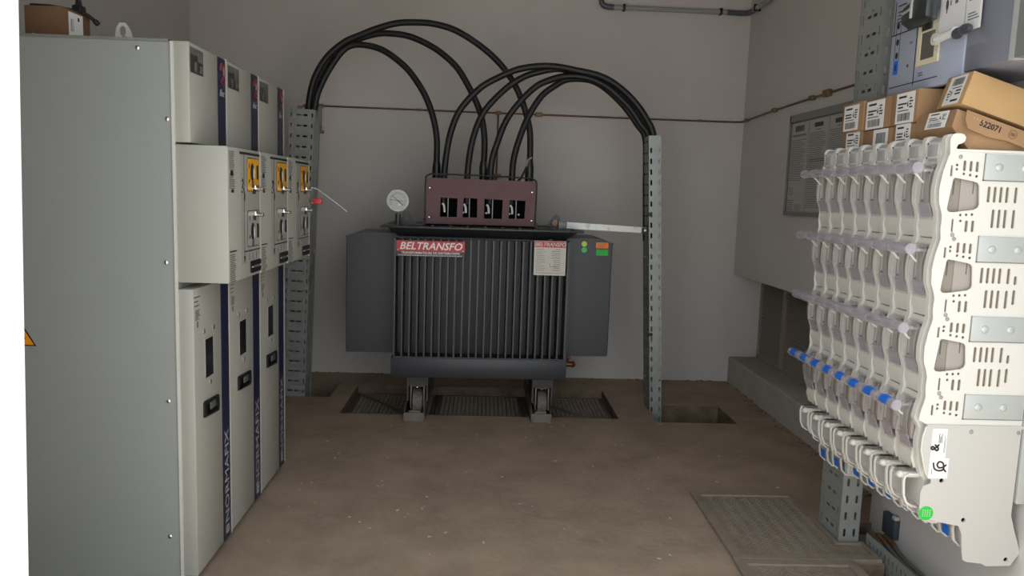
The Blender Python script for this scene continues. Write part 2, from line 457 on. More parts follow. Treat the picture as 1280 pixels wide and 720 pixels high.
    # lifting eye
    b = MB().m('cab_edge')
    if idx == 0:
        M3 = frame((-1.186, y0+.10, 1.758), (1, 0, 0), (0, 0, 1)) @ Matrix.Scale(1.12, 4)
        b.flat([(0, 0), (.06, 0), (.052, .012), (.045, .035), (.032, .055), (.015, .055), (.005, .04)], [circ(.024, .032, .009, 12, .014)], .005, M3)
        b.box(-1.205, -1.135, y0+.08, y0+.13, 1.752, 1.761); b.m('chrome').cyl((-1.152, y0+.09, 1.756), (-1.152, y0+.09, 1.766), .008, n=6)
        b.build('lifting_lug', t)
        for x, z in ((-1.075, 1.729), (-.99, 1.518), (-1.003, 1.072), (-1.005, .622), (-1.01, .163)):
            b = MB().m('chrome').ell((x, y0+.001, z), (.007, .004, .007), 10); b.m('ink').box(x-.001, x+.001, y0-.0035, y0-.002, z-.005, z+.005); b.build('screw', t)
        for x in (-1.45, -1.39, -1.12, -1.02): MB().m('chrome').ell((x, y0+.02, 1.759), (.009, .009, .006), 8).build('bolt', t)
        b = MB(); M4 = frame((-1.453, y0+.0012, .795), (1, 0, 0), (0, 0, 1))
        b.m('ink').flat([(-.038, -.002), (.038, -.002), (0, .062)], [], .0006, M4); b.m('orange_tri').flat([(-.031, .002), (.031, .002), (0, .053)], [], .0012, M4)
        b.m('ink').flat([(.002, .040), (-.007, .022), (-.001, .022), (-.004, .008), (.007, .026), (.001, .026)], [], .0018, M4)
        b.build('warning_triangle', t, props={'label': 'orange high voltage warning triangle'})
    return t
cubicle(0, 2.455, 2.805, 'grey and cream switchgear cubicle nearest the doorway, showing its bare grey side')
cubicle(1, 2.805, 3.190, 'switchgear cubicle in the middle of the row of three')
cubicle(2, 3.190, 3.575, 'switchgear cubicle farthest from the doorway, with the red padlock on its front')
# red padlock and the cut white tie on the farthest cubicle
b = MB().m('red_plastic'); b.box(-.785, -.745, 3.545, 3.568, 1.250, 1.275, bev=.004)
b.m('chrome').tube(smooth_path([(-.803, 3.553, 1.268), (-.79, 3.553, 1.274), (-.783, 3.553, 1.268)]), .003, 8); b.tube(smooth_path([(-.803, 3.553, 1.255), (-.79, 3.553, 1.252), (-.783, 3.553, 1.257)]), .003, 8)
tag(b.build('padlock', loc=(-.785, 3.556, 1.25)), 'small red padlock hooked on the front of the farthest cubicle', 'padlock')
b = MB().m('white_tie').tube(smooth_path([(-.795, 3.56, 1.322), (-.775, 3.58, 1.318), (-.74, 3.65, 1.285), (-.69, 3.72, 1.238), (-.665, 3.75, 1.213)]), .0016, 6)
tag(b.build('cable_tie', loc=(-.80, 3.556, 1.33)), 'thin white cable tie sticking out from the yellow plate of the farthest cubicle', 'cable tie')

# ------------------------------------------------------------------ box and lead on the near cubicle
t = thing('cardboard_box', 'brown cardboard box with a white label on top of the nearest switchgear cubicle', 'box', (-1.4, 2.68, 1.753))
M = Matrix.Translation((-1.395, 2.6, 1.7535)) @ Matrix.Rotation(math.radians(-26), 4, 'Z')
a = math.radians(62)
u = Vector((.05, 1, 0)).normalized(); v = Vector((-1, .05, 0)).normalized()
O = Vector((-1.352, 2.56, 1.7535)); Z = Vector((0, 0, .112))
A, B_, C_, D_ = O, O+u*.16, O+u*.16+v*.12, O+v*.12
b = MB().m('card_dark').hexa([A, B_, C_, D_, A+Z, B_+Z, C_+Z, D_+Z], bev=.002)
bd = b.build('body', t)
b = MB().m('card_dark'); F1 = frame(O+v*.12+Vector((0, -.0012, .0)), (1, 0, 0), (0, 0, 1))
b.m('ink_grey').tube([F1 @ Vector((.012, .012, 0)), F1 @ Vector((.035, .045, 0)), F1 @ Vector((.055, .07, 0))], .0012, 4)
b.build('crease', t)
F2 = frame(O+u*.072+Vector((.0012, -.0006, .064)), u, (0, 0, 1))
b = MB(); b.m('paper').quad(F2, -.038, .042, -.048, .040, .0008); b.m('ink'); barcode(b, F2, -.030, -.010, -.02, .020); lines(b, F2, -.032, .030, -.042, -.030, 3); lines(b, F2, .018, .036, -.03, .015, 5); b.quad(F2, .012, .022, .018, .030, .0009)
b.build('shipping_label', t)
b = MB().m('black_plastic')
b.tube(smooth_path([(-1.50, 2.60, 1.883), (-1.45, 2.61, 1.884), (-1.42, 2.63, 1.883), (-1.40, 2.65, 1.882), (-1.372, 2.68, 1.880), (-1.352, 2.70, 1.864)]), .006, 8)
b.tube(smooth_path([(-1.49, 2.64, 1.883), (-1.44, 2.65, 1.884), (-1.41, 2.68, 1.883), (-1.395, 2.70, 1.882)]), .006, 8)
b.tube(smooth_path([(-1.358, 2.695, 1.870), (-1.348, 2.70, 1.860), (-1.338, 2.705, 1.850)]), [.006]*4+[.009]*4+[.007], 8)
b.box(-1.405, -1.372, 2.66, 2.70, 1.877, 1.905, bev=.008); b.cyl((-1.39, 2.68, 1.90), (-1.39, 2.68, 1.925), .012, .008, 10)
bmesh.ops.translate(b.bm, verts=b.bm.verts, vec=(.030, 0, -.010))
tag(b.build('power_lead', loc=(-1.37, 2.65, 1.879)), 'black power lead with plug lying on the cardboard box atop the nearest cubicle', 'cable')

# ------------------------------------------------------------------ transformer
T = thing('power_transformer', 'dark grey oil filled distribution transformer standing on two steel rails', 'transformer', (-.02, 4.7, 0))
b = MB().m('tank_grey'); b.box(-.50, .47, 4.50, 5.02, .27, 1.08); b.box(-.525, .492, 4.362, 5.1, .255, .372, bev=.004)
b.build('tank', T)
b = MB().m('fin_grey')
nf = 24
for i in range(nf):
    x = -.508+i*(.984/(nf-1)); b.box(x-.0045, x+.0045, 4.362, 4.51, .372, 1.062)
b.cyl((-.512, 4.362, 1.063), (.482, 4.362, 1.063), .006, n=8); b.cyl((-.512, 4.360, .374), (.482, 4.360, .374), .005, n=8)
b.m('tank_grey').box(-.512, -.506, 4.37, 4.51, .372, 1.062); b.box(.478, .486, 4.37, 4.51, .372, 1.062)
b.build('radiator', T)
for nm, xa, xb, sg in (('radiator', -.812, -.50, -1), ('radiator', .768, .47, 1)):
    b = MB().m('tank_grey'); lo, hi = min(xa, xb), max(xa, xb)
    for k in range(9):
        y = 4.59+.05*k
        pl = [(xb, .362), (xa, .362), (xa, 1.045), (xa-sg*.06, 1.066), (xb, 1.066)]
        b.prism(pl, y, y+.012)
    b.prism([(xb, 1.064), (xa-sg*.06, 1.064), (xa+sg*.008, 1.040), (xa+sg*.008, 1.048), (xa-sg*.06, 1.073), (xb, 1.073)], 4.585, 5.03)
    b.box(lo-.004, hi, 4.586, 4.606, .352, .362)
    b.cyl((xa, 4.6, .36), (xa, 4.6, 1.045), .006, n=6)
    b.build(nm, T)
b = MB().m('tank_grey'); b.box(-.595, .565, 4.385, 5.14, 1.113, 1.124, bev=.002)
A = [(-.56, 4.41), (.535, 4.41), (.535, 5.12), (-.56, 5.12)]; B_ = [(-.50, 4.49), (.472, 4.49), (.472, 5.03), (-.50, 5.03)]
b.hexa([(p[0], p[1], 1.062) for p in B_]+[(p[0], p[1], 1.114) for p in A])
b.m('rail_dark')
for k in range(11): b.cyl((-.5+.1*k, 4.41, 1.124), (-.5+.1*k, 4.41, 1.134), .010, n=6)
b.build('tank_lid', T)
# name sign
F = frame((-.308, 4.3555, 1.001), (1, 0, 0), (0, 0, 1))
b = MB().m('sign_black').quad(F, -.193, .193, -.044, .046, .002); b.m('sign_red').quad(F, -.193, .193, -.016, .044, .003)
b.m('sign_white').text('BELTRANSFO', .058, F @ Matrix.Translation((0, .013, .0034)), shear=.28, sx=1.02, bold=.0011)
b.text('.', .05, F @ Matrix.Translation((-.183, .004, .0034))); b.text('.', .05, F @ Matrix.Translation((.183, .004, .0034)))
b.text('TRANSFORMATEURS DE DISTRIBUTION', .0165, F @ Matrix.Translation((0, -.0245, .0025)), sx=1.12, bold=.0004)
b.quad(F @ Matrix.Translation((0, 0, .002)), -.185, .185, -.0355, -.0345, .0006); 
for k in range(24): b.quad(F @ Matrix.Translation((0, 0, .002)), -.18+.015*k, -.169+.015*k, -.0405, -.0378, .0006)
b.build('name_sign', T, props={'label': 'red and black name sign with white lettering'})
F = frame((.371, 4.3555, .966), (1, 0, 0), (0, 0, 1))
b = MB().m('plate_alu').quad(F, -.091, .091, -.098, .098, .002); b.m('sign_red').quad(F, -.088, .088, .062, .096, .0026)
b.m('plate_alu').text('BELTRANSFO', .030, F @ Matrix.Translation((0, .078, .003)), shear=.25, sx=.98, bold=.0005)
b.m('ink_grey')
F2 = F @ Matrix.Translation((0, 0, .002))
for k in range(11):
    y = .05-.012*k; b.quad(F2, -.08, -.08+random.uniform(.03, .07), y, y+.002); b.quad(F2, .005+random.uniform(0, .02), .06, y, y+.0025)
    b.quad(F2, -.085, .085, y-.005, y-.0045)
b.quad(F2, .0, .05, -.05, -.048); b.quad(F2, .0, .002, -.05, -.03); b.quad(F2, -.085, .085, -.086, -.084)
b.m('chrome').ell((.371, 4.352, 1.072), (.012, .006, .004), 8)
b.build('rating_plate', T)
for nm, mt, cx, cz, w, h in (('round_sticker', 'sticker_lime', .6005, 1.039, 0, .0165), ('round_sticker', 'sticker_emerald', .6015, 1.003, 0, .0165), ('inspection_sticker', 'sticker_orange', .710, 1.033, .075, .035), ('inspection_sticker', 'sticker_green', .711, .990, .073, .036)):
    F = frame((cx, 4.5885, cz), (1, 0, 0), (0, 0, 1)); b = MB().m(mt)
    if w:
        b.flat(rr(0, 0, w, h, .003), [], .001, F); b.m('ink_grey')
        for k in range(3): b.quad(F @ Matrix.Translation((0, 0, .001)), -w*.38, w*.3-.004*k, h*.3-h*.27*k-.0015, h*.3-h*.27*k+.0005)
    else: b.flat(circ(0, 0, h, 20), [], .001, F)
    b.build(nm, T, props={'label': {'sticker_lime': 'lime yellow round sticker', 'sticker_emerald': 'green round sticker', 'sticker_orange': 'orange rectangular sticker', 'sticker_green': 'green rectangular sticker'}[mt]})
# low voltage cover
b = MB().m('cover_purple'); F = frame((0, 4.585, 0), (1, 0, 0), (0, 0, 1))
wins = [((-.268, 1.176), (-.168, 1.174), (-.166, 1.288), (-.266, 1.290)), ((-.134, 1.177), (-.048, 1.176), (-.049, 1.290), (-.130, 1.292)), ((-.007, 1.174), (.100, 1.174), (.102, 1.287), (-.007, 1.290)), ((.140, 1.177), (.234, 1.175), (.238, 1.285), (.144, 1.288))]
F = frame((0, 4.588, 0), (1, 0, 0), (0, 0, 1))
b.flat([(-.350, 1.135), (.292, 1.135), (.294, 1.401), (-.350, 1.404)], [list(w) for w in wins], .003, F)
b.box(-.350, -.347, 4.588, 4.82, 1.135, 1.403); b.box(.291, .294, 4.588, 4.82, 1.135, 1.402)
b.box(-.350, .294, 4.817, 4.82, 1.135, 1.402)
b.box(-.376, -.350, 4.60, 4.78, 1.125, 1.158, bev=.003); b.box(.294, .316, 4.60, 4.78, 1.125, 1.155, bev=.003)
b.m('zinc_dull')
for w in wins: b.box(w[0][0]+.002, w[1][0]-.002, 4.586, 4.5895, w[0][1]-.026, w[0][1])
b.m('chrome')
for x, z in ((-.332, 1.345), (-.333, 1.172), (.275, 1.337), (.277, 1.168)): b.ell((x, 4.584, z), (.007, .004, .007), 8)
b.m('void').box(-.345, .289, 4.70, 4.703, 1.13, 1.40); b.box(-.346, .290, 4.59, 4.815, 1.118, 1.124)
cv = b.build('bushing_cover', T, props={'label': 'purple brown low voltage cover with four windows'})
for i, w in enumerate(wins):
    cx = (w[0][0]+w[1][0])/2-.004; b = MB().m('zinc_dull').box(cx-.0025, cx+.0025, 4.600, 4.606, 1.172, 1.296)
    b.m('paper'); x = cx-.020; b.tube(smooth_path([(x-.016, 4.62, 1.255), (x-.006, 4.62, 1.246), (x-.002, 4.62, 1.225), (x-.001, 4.62, 1.203)]), .0065, 8)
    if i: b.ell((x-.016, 4.62, 1.205), .006, 8)
    if i == 3: b.ell((cx+.018, 4.62, 1.202), .006, 8)
    b.build('terminal_clamp', cv, props={'label': 'pale terminal clamp behind a cover window'})
b = MB().m('rail_dark'); pth = [(-.356, 4.594, 1.14), (-.357, 4.594, 1.30), (-.356, 4.596, 1.395), (-.352, 4.605, 1.412), (-.335, 4.64, 1.424), (-.30, 4.66, 1.428), (0, 4.66, 1.427), (.23, 4.66, 1.422), (.265, 4.65, 1.418), (.292, 4.61, 1.408), (.300, 4.594, 1.39), (.301, 4.594, 1.30), (.300, 4.594, 1.14)]
b.tube(smooth_path(pth), .005, 8); b.build('hold_down_rod', T)
# lifting lugs, thermometer, valve
for x0, sg in ((-.47, 1), (.43, -1)):
    F = frame((x0, 4.64, 1.122), (sg, 0, 0), (0, 0, 1)); b = MB().m('tank_grey')
    pl = [(-.04, 0), (.075, 0), (.045, .03), (.01, .08), (-.004, .086), (-.018, .080), (-.03, .03)]; h = [circ(.004, .042, .018, 14)]
    b.flat(pl, h, .012, F) if sg > 0 else b.flat(pl, h, .012, F)
    b.box(x0-.10, x0+.10, 4.60, 4.70, 1.122, 1.128)
    if sg < 0:
        b.m('brass').cyl((x0-.012, 4.61, 1.160), (x0-.012, 4.59, 1.160), .018, n=12); b.m('zinc_dull').box(x0+.01, x0+.062, 4.60, 4.66, 1.124, 1.168, bev=.006)
        b.m('rail_dark').tube([(x0-.03, 4.61, 1.135), (x0-.09, 4.61, 1.136), (x0-.13, 4.61, 1.136)], .004, 6)
    b.build('lifting_lug', T)
b = MB(); c = (-.514, 4.575, 1.264)
b.m('zinc').cyl((c[0], 4.555, c[2]), (c[0], 4.60, c[2]), .062, n=28); 
F = frame((c[0], 4.5545, c[2]), (1, 0, 0), (0, 0, 1)); b.m('zinc').flat(circ(0, 0, .064, 28), [circ(0, 0, .056, 28)], .006, F @ Matrix.Translation((0, 0, -.001)))
b.m('brass').cyl((c[0], 4.575, 1.20), (c[0], 4.575, 1.185), .010, n=8); b.m('tank_grey').cyl((c[0], 4.575, 1.185), (c[0], 4.575, 1.125), .016, n=10)
g = b.build('thermometer', T)
b = MB().m('dial_face').flat(circ(0, 0, .057, 28), [], .002, F)
b.m('ink')
for k in range(19):
    a = math.radians(-30+k*240/18.); Mr = F @ Matrix.Rotation(a, 4, 'Z'); b.quad(Mr, .038, .050, -.001, .001, .0028)
b.quad(F @ Matrix.Rotation(math.radians(138), 4, 'Z'), -.018, .042, -.0014, .0014, .0034); b.quad(F @ Matrix.Rotation(math.radians(174), 4, 'Z'), -.03, .045, -.0012, .0012, .0034)
b.quad(F @ Matrix.Rotation(math.radians(-40), 4, 'Z'), 0, .042, -.0022, .0022, .0034); b.m('paper').quad(F, .0, .018, -.03, -.018, .003)
b.build('dial', g)
b = MB().m('bronze'); b.cyl((.49, 4.52, .315), (.545, 4.52, .315), .016, n=12); b.ell((.552, 4.52, .315), (.016, .020, .020), 10); b.cyl((.520, 4.52, .33), (.520, 4.52, .352), .008, n=8); b.ell((.524, 4.52, .356), (.016, .010, .008), 8)
b.build('drain_valve', T)
# base beams, bogies, wheels
for cx in (-.372, .362):
    b = MB().m('rail_dark'); b.box(cx-.062, cx+.062, 4.40, 5.12, .196, .256)
    b.build('base_beam', T)
    for yy in (4.47, 5.02):
        b = MB().m('rail_steel')
        for s in (-1, 1): b.box(cx+s*.038-.004, cx+s*.038+.004, yy-.055, yy+.055, .055, .197, bev=.002)
        b.box(cx-.042, cx+.042, yy-.055, yy+.055, .188, .197)
        b.m('rail_dark').box(cx-.062, cx-.05, yy-.05, yy+.06, .10, .2); b.box(cx+.05, cx+.062, yy-.05, yy+.06, .10, .2)
        b.m('chrome').ell((cx-.004, yy-.058, .186), (.010, .008, .007), 8)
        bg = b.build('bogie', T)
        b = MB().m('wheel_iron'); b.cyl((cx-.026, yy, .087), (cx+.018, yy, .087), .077, n=32); b.cyl((cx+.018, yy, .087), (cx+.028, yy, .087), .066, n=28)
        b.m('rail_steel').cyl((cx-.046, yy, .087), (cx+.046, yy, .087), .012, n=12)
        b.build('wheel', bg)
T.rotation_euler.z = math.radians(1.2)
# the two rails
for i, cx in enumerate((-.378, .362)):
    b = MB().m('rail_steel'); y0 = 4.335+.03*i
    b.box(cx-.060, cx+.060, y0, 5.22, .0005, .008)
    for s in (-1, 1):
        xo, xi = cx+s*.060, cx+s*.053
        b.prism([(y0, 0.001), (5.22, .001), (5.22, .075), (y0+.10, .075), (y0, .048)], min(xo, xi), max(xo, xi), 'x')
    rl = b.build('end', loc=(cx, 4.6, 0)); rl.name = 'support_rail'
    tag(rl, ['steel channel rail under the left wheels of the transformer', 'steel channel rail under the right wheels of the transformer'][i], 'rail', 'rails under the transformer')
    b = MB().m('plate_alu' if False else 'rail_steel'); b.box(cx-.053, cx+.053, y0+.002, y0+.008, .008, .050)
    o = b.build('end_plate'); o.parent = rl; o.data.transform(Matrix.Translation(-rl.location))
    b = MB().m('rail_steel'); b.box(cx-.034, cx+.034, y0+.040, y0+.058, .008, .052, bev=.003)
    tag(b.build('wheel_chock', loc=(cx, y0+.05, .008)), ['steel chock in front of the left transformer wheel', 'steel chock in front of the right transformer wheel'][i], 'wheel chock', 'wheel chocks')

# gratings in the transformer pit
def grating(x0, x1, y0, y1, z, lab, diag):
    t = thing('floor_grating', lab, 'grating', ((x0+x1)/2, (y0+y1)/2, z), 'gratings in the pit under the transformer')
    b = MB().m('grating'); w = .022
    b.box(x0, x1, y0, y0+w, z, z+.018); b.box(x0, x1, y1-w, y1, z, z+.018); b.box(x0, x0+w, y0, y1, z, z+.018); b.box(x1-w, x1, y0, y1, z, z+.018)
    if diag:
        d = Vector((x1-x0, (y1-y0)*(-1 if diag < 0 else 1), 0)); a = math.atan2(d.y, d.x); L = d.length
        b.box(-L/2, L/2, -.014, .014, 0, .019, M=Matrix.Translation(((x0+x1)/2, (y0+y1)/2, z)) @ Matrix.Rotation(a, 4, 'Z'))
    b.build('frame', t)
    b = MB().m('grating')
    n = int((x1-x0)/.026)
    for k in range(1, n): x = x0+(x1-x0)*k/n; b.box(x-.0022, x+.0022, y0+w, y1-w, z+.004, z+.015)
    n = int((y1-y0)/.030)
    for k in range(1, n): y = y0+(y1-y0)*k/n; b.box(x0+w, x1-w, y-.0022, y+.0022, z+.004, z+.015)
    b.build('mesh', t)
zg = -.075
for k, (xa, xb, lab, dg) in enumerate(((-.826, -.282, 'steel mesh grating in the pit at the left of the transformer', -1), (-.278, .281, 'steel mesh grating in the pit under the middle of the transformer', 0), (.285, .836, 'steel mesh grating in the pit at the right of the transformer', -1))):
    grating(xa, xb, 4.475, 5.145, zg, lab, dg)
# ledges that carry the gratings belong to the pit
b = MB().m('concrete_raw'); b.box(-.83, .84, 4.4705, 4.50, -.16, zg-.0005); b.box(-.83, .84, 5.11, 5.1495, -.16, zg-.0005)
struct(b, 'trim_1')

# ------------------------------------------------------------------ perforated cable trays
def slots_rows(u0, u1, v0, v1, du, dv, w, h, r=None, off=0):
    out = []; v = v0
    while v < v1:
        u = u0
        while u <= u1+1e-6: out.append(rr(u, v, w, h, min(w, h)*.45, 2)); u += du
        v += dv
    return out
# left tray: its perforated back faces the camera, cables rise inside it
t = thing('cable_tray', 'tall galvanised perforated cable tray behind the farthest switchgear cubicle', 'cable tray', (-1.185, 4.92, -.28))
Z0, Z1 = -.28, 1.80
F = frame((-1.265, 4.832, 0), (1, 0, 0), (0, 0, 1))
b = MB().m('zinc').banded(.150, Z0, Z1, Z0+.06, .064, lambda k, v: [rr(.055, v, .030, .011, .005, 2), rr(.095, v, .030, .011, .005, 2), rr(.012, v, .008, .026, .003, 2), rr(.138, v, .008, .026, .003, 2)], .0025, F)
b.box(-1.242, -1.240, 4.826, 4.830, Z0, Z1); b.box(-1.144, -1.142, 4.826, 4.830, Z0, Z1)
b.build('web', t)
for nm, xx, nr in (('flange', -1.265, -1), ('flange', -1.117, 1)):
    F = frame((xx, 4.83, 0), (0, 1, 0), (0, 0, 1)); b = MB().m('zinc').banded(.150, Z0, Z1, Z0+.05, .064, lambda k, v: [rr(.035, v, .012, .03, .004, 2), rr(.115, v, .012, .03, .004, 2)], .0025, F); b.build(nm, t)
F = frame((-1.263, 5.01, 0), (1, 0, 0), (0, 0, 1))
b = MB().m('zinc_dull').flat([(0, Z0), (.148, Z0), (.148, Z1+.035), (0, Z1+.035)], [rr(.04+.035*j, Z1+.01-.05*k, .008, .03, .003, 2) for j in range(3) for k in range(6)], .0025, F)
b.build('rear_cover', t)
t.rotation_euler.y = math.radians(1.9)
t.location.x += -.012
# right tray
t = thing('cable_tray', 'tall galvanised perforated cable tray standing in the pit right of the transformer', 'cable tray', (1.075, 4.74, -.24))
Z0, Z1 = -.24, 1.70
F = frame((1.072, 4.655, 0), (0, 1, 0), (0, 0, 1))
b = MB().m('zinc_dull').banded(.180, Z0, Z1, Z0+.05, .064, lambda k, v: [rr(.055, v, .05, .010, .004, 2), rr(.125, v, .05, .010, .004, 2)], .0025, F); b.build('web', t)
F = frame((1.072, 4.655, 0), (1, 0, 0), (0, 0, 1))
b = MB().m('zinc').banded(.075, Z0, Z1, Z0+.06, .064, lambda k, v: [rr(.014, v, .011, .032, .004, 2), rr(.062, v, .008, .028, .003, 2)], .0025, F); b.build('flange', t)
F = frame((1.072, 4.835, 0), (1, 0, 0), (0, 0, 1))
b = MB().m('zinc').banded(.075, Z0, Z1, Z0+.06, .064, lambda k, v: [rr(.02, v, .009, .030, .004, 2)], .0025, F); b.build('flange', t)
b = MB().m('cable_black'); 
for zz in (.48, 1.22): b.box(1.062, 1.09, 4.640, 4.655, zz, zz+.018)
b.build('strap', t)
t.rotation_euler.y = math.radians(-3.2); t.location.x += .006
# tray in front of the right wall
t = thing('cable_tray', 'tall galvanised perforated cable tray behind the fuse board, rising past the cartons', 'cable tray', (1.46, 2.92, 0))
Z0, Z1 = 0.002, 2.75
F = frame((1.422, 2.832, 0), (0, 1, 0), (0, 0, 1))
b = MB().m('zinc').banded(.180, Z0, Z1, .05, .068, lambda k, v: [rr(.060, v, .028, .012, .004, 2), rr(.105, v, .028, .012, .004, 2), rr(.022, v+.006, .008, .032, .003, 2), rr(.152, v-.004, .008, .036, .003, 2), rr(.168, v+.002, .006, .03, .003, 2)]+([circ(.082, v+.020, .005, 8)] if k % 2 else []), .0025, F)
b.build('web', t)
F = frame((1.422, 2.832, 0), (1, 0, 0), (0, 0, 1))
b = MB().m('zinc').banded(.080, Z0, Z1, .045, .068, lambda k, v: [rr(x, v, .010, .032, .004, 2) for x in (.022, .060)], .0025, F)
b.build('flange', t)
b = MB().m('zinc_dull'); b.box(1.500, 1.5025, 2.832, 2.846, Z0, Z1); b.build('lip', t)
F = frame((1.422, 3.012, 0), (1, 0, 0), (0, 0, 1))
b = MB().m('zinc').flat([(0, Z0), (.080, Z0), (.080, Z1), (0, Z1)], [], .0025, F); b.build('flange', t)

# ------------------------------------------------------------------ the power cables
CAB = [
[(-1.108,4.9,1.837),(-1.071,4.89,1.991),(-0.996,4.881,2.117),(-0.888,4.872,2.21),(-0.79,4.865,2.255),(-0.678,4.858,2.3),(-0.561,4.85,2.332),(-0.44,4.842,2.339),(-0.338,4.836,2.333),(-0.22,4.828,2.303),(-0.107,4.82,2.244),(-0.008,4.813,2.176),(0.077,4.805,2.097),(0.143,4.799,2.013),(0.195,4.792,1.919),(0.237,4.784,1.809),(0.263,4.777,1.694),(0.267,4.768,1.549),(0.266,4.76,1.427)],
[(-1.099,4.95,1.843),(-1.051,4.934,1.998),(-0.975,4.919,2.124),(-0.87,4.906,2.208),(-0.781,4.896,2.247),(-0.682,4.886,2.273),(-0.598,4.877,2.274),(-0.499,4.868,2.262),(-0.4,4.857,2.226),(-0.301,4.846,2.171),(-0.201,4.832,2.087),(-0.135,4.821,1.992),(-0.073,4.807,1.878),(-0.036,4.797,1.782),(-0.015,4.784,1.656),(-0.014,4.771,1.525),(-0.016,4.76,1.418)],
[(-1.068,4.9,1.838),(-1.022,4.887,1.969),(-0.951,4.874,2.089),(-0.887,4.865,2.166),(-0.823,4.859,2.196),(-0.739,4.851,2.193),(-0.655,4.843,2.171),(-0.576,4.835,2.125),(-0.492,4.824,2.055),(-0.426,4.814,1.971),(-0.375,4.805,1.886),(-0.331,4.794,1.771),(-0.306,4.782,1.646),(-0.303,4.77,1.515),(-0.302,4.76,1.409)],
[(0.995,4.7,1.68),(0.944,4.699,1.802),(0.856,4.697,1.912),(0.75,4.696,1.997),(0.649,4.694,2.043),(0.515,4.693,2.068),(0.4,4.692,2.084),(0.294,4.691,2.082),(0.171,4.689,2.059),(0.058,4.688,2.008),(-0.035,4.687,1.954),(-0.119,4.685,1.871),(-0.179,4.684,1.785),(-0.219,4.683,1.67),(-0.24,4.682,1.547),(-0.252,4.68,1.409)],
[(0.991,4.75,1.684),(0.939,4.745,1.797),(0.85,4.739,1.898),(0.747,4.734,1.984),(0.642,4.729,2.036),(0.519,4.724,2.063),(0.417,4.719,2.078),(0.316,4.715,2.059),(0.221,4.711,2.027),(0.127,4.706,1.967),(0.034,4.701,1.878),(-0.031,4.696,1.791),(-0.076,4.691,1.676),(-0.101,4.686,1.552),(-0.112,4.68,1.413)],
[(0.978,4.71,1.68),(0.924,4.708,1.769),(0.85,4.705,1.866),(0.743,4.703,1.961),(0.651,4.7,2.013),(0.551,4.698,2.037),(0.45,4.696,2.033),(0.364,4.695,2.007),(0.284,4.693,1.966),(0.192,4.69,1.873),(0.114,4.687,1.762),(0.065,4.684,1.633),(0.034,4.682,1.523),(0.027,4.68,1.418)],
[(0.969,4.76,1.679),(0.913,4.754,1.773),(0.827,4.746,1.879),(0.724,4.738,1.969),(0.638,4.732,2.017),(0.56,4.727,2.028),(0.472,4.722,2.019),(0.406,4.718,1.983),(0.321,4.711,1.914),(0.243,4.702,1.783),(0.19,4.693,1.638),(0.164,4.686,1.527),(0.158,4.68,1.422)]]
# cables of the right bundle lie side by side in depth
DY = [0, 0, .0, -.012, .012, .028, .045]
LABS = ['outermost and tallest black cable arching from the left tray to the transformer cover',
 'middle one of the three black cables arching from the left tray to the transformer',
 'innermost and lowest black cable arching from the left tray, ending leftmost on the cover',
 'black cable from the right tray that reaches farthest left on the transformer cover',
 'second black cable from the left in the bundle coming from the right tray',
 'third black cable from the left in the bundle coming from the right tray',
 'black cable from the right tray that ends farthest right on the transformer cover']
for k, pts in enumerate(CAB):
    p0 = Vector(pts[0])
    n = len(pts)
    pts = [(p[0]+(.014*max(0, 1-i/5) if k > 2 else 0), p[1]+DY[k]*(1-i/(n-1)), p[2]) for i, p in enumerate(pts)]
    a = pts[0]; sx = -.012 if k < 3 else .02
    pre = [(a[0]+(-.045 if k < 3 else .034), a[1], a[2]-.62), (a[0]+(-.025 if k < 3 else .017), a[1], a[2]-.3)]
    z = pts[-1]; post = [(z[0], z[1], z[2]-.16)]
    b = MB().m('cable_black').tube(smooth_path(pre+pts+post, 5), .0195, 12)
    ob = b.build('power_cable', loc=(z[0], z[1], z[2]-.16)); tag(ob, LABS[k], 'cable', 'black power cables of the transformer')
    if k < 3:
        b = MB().m('black_plastic'); zz = z[2]
        b.tube([(z[0], z[1], zz-.1), (z[0], z[1], zz+.06), (z[0], z[1], zz+.10)], [.026, .027, .021], 12)
        s = b.build('cable_boot'); s.parent = ob; s.data.transform(Matrix.Translation(-ob.location))
    if k in (0, 1):
        b = MB().m('chrome'); q = .1 if k == 0 else .085
        b.tube(smooth_path([(z[0]+.012, z[1]-.03, z[2]+q+.02), (z[0]-.012, z[1]-.032, z[2]+q), (z[0]-.018, z[1]-.034, z[2]+q-.035)] if k == 0 else [(z[0]+.02, z[1]-.02, z[2]+q+.01), (z[0]+.024, z[1]-.024, z[2]+q-.03)]), .008 if k == 0 else .005, 8)
        if k == 0: b.m('black_plastic').tube(smooth_path([(z[0]-.02, z[1]-.035, z[2]+.06), (z[0]-.05, z[1]-.04, z[2]+.0), (z[0]-.075, z[1]-.04, z[2]-.03)]), .007, 8)
        s = b.build('earth_clip'); s.parent = ob; s.data.transform(Matrix.Translation(-ob.location)); s['label'] = 'bright metal earthing clip'

# flat bar from lug to right tray
b = MB().m('galv_bar'); b.prism([(.452, 1.130), (.455, 1.167), (.985, 1.148), (.985, 1.113), (.50, 1.127)], 4.650, 4.656, 'y')
b.m('ink'); b.box(.955, .99, 4.646, 4.650, 1.112, 1.147); b.m('chrome').cyl((.975, 4.640, 1.13), (.975, 4.650, 1.13), .008, n=6)
tag(b.build('support_bar', loc=(.75, 4.653, 1.125)), 'pale galvanised flat bar between the transformer lid and the right cable tray', 'bar')

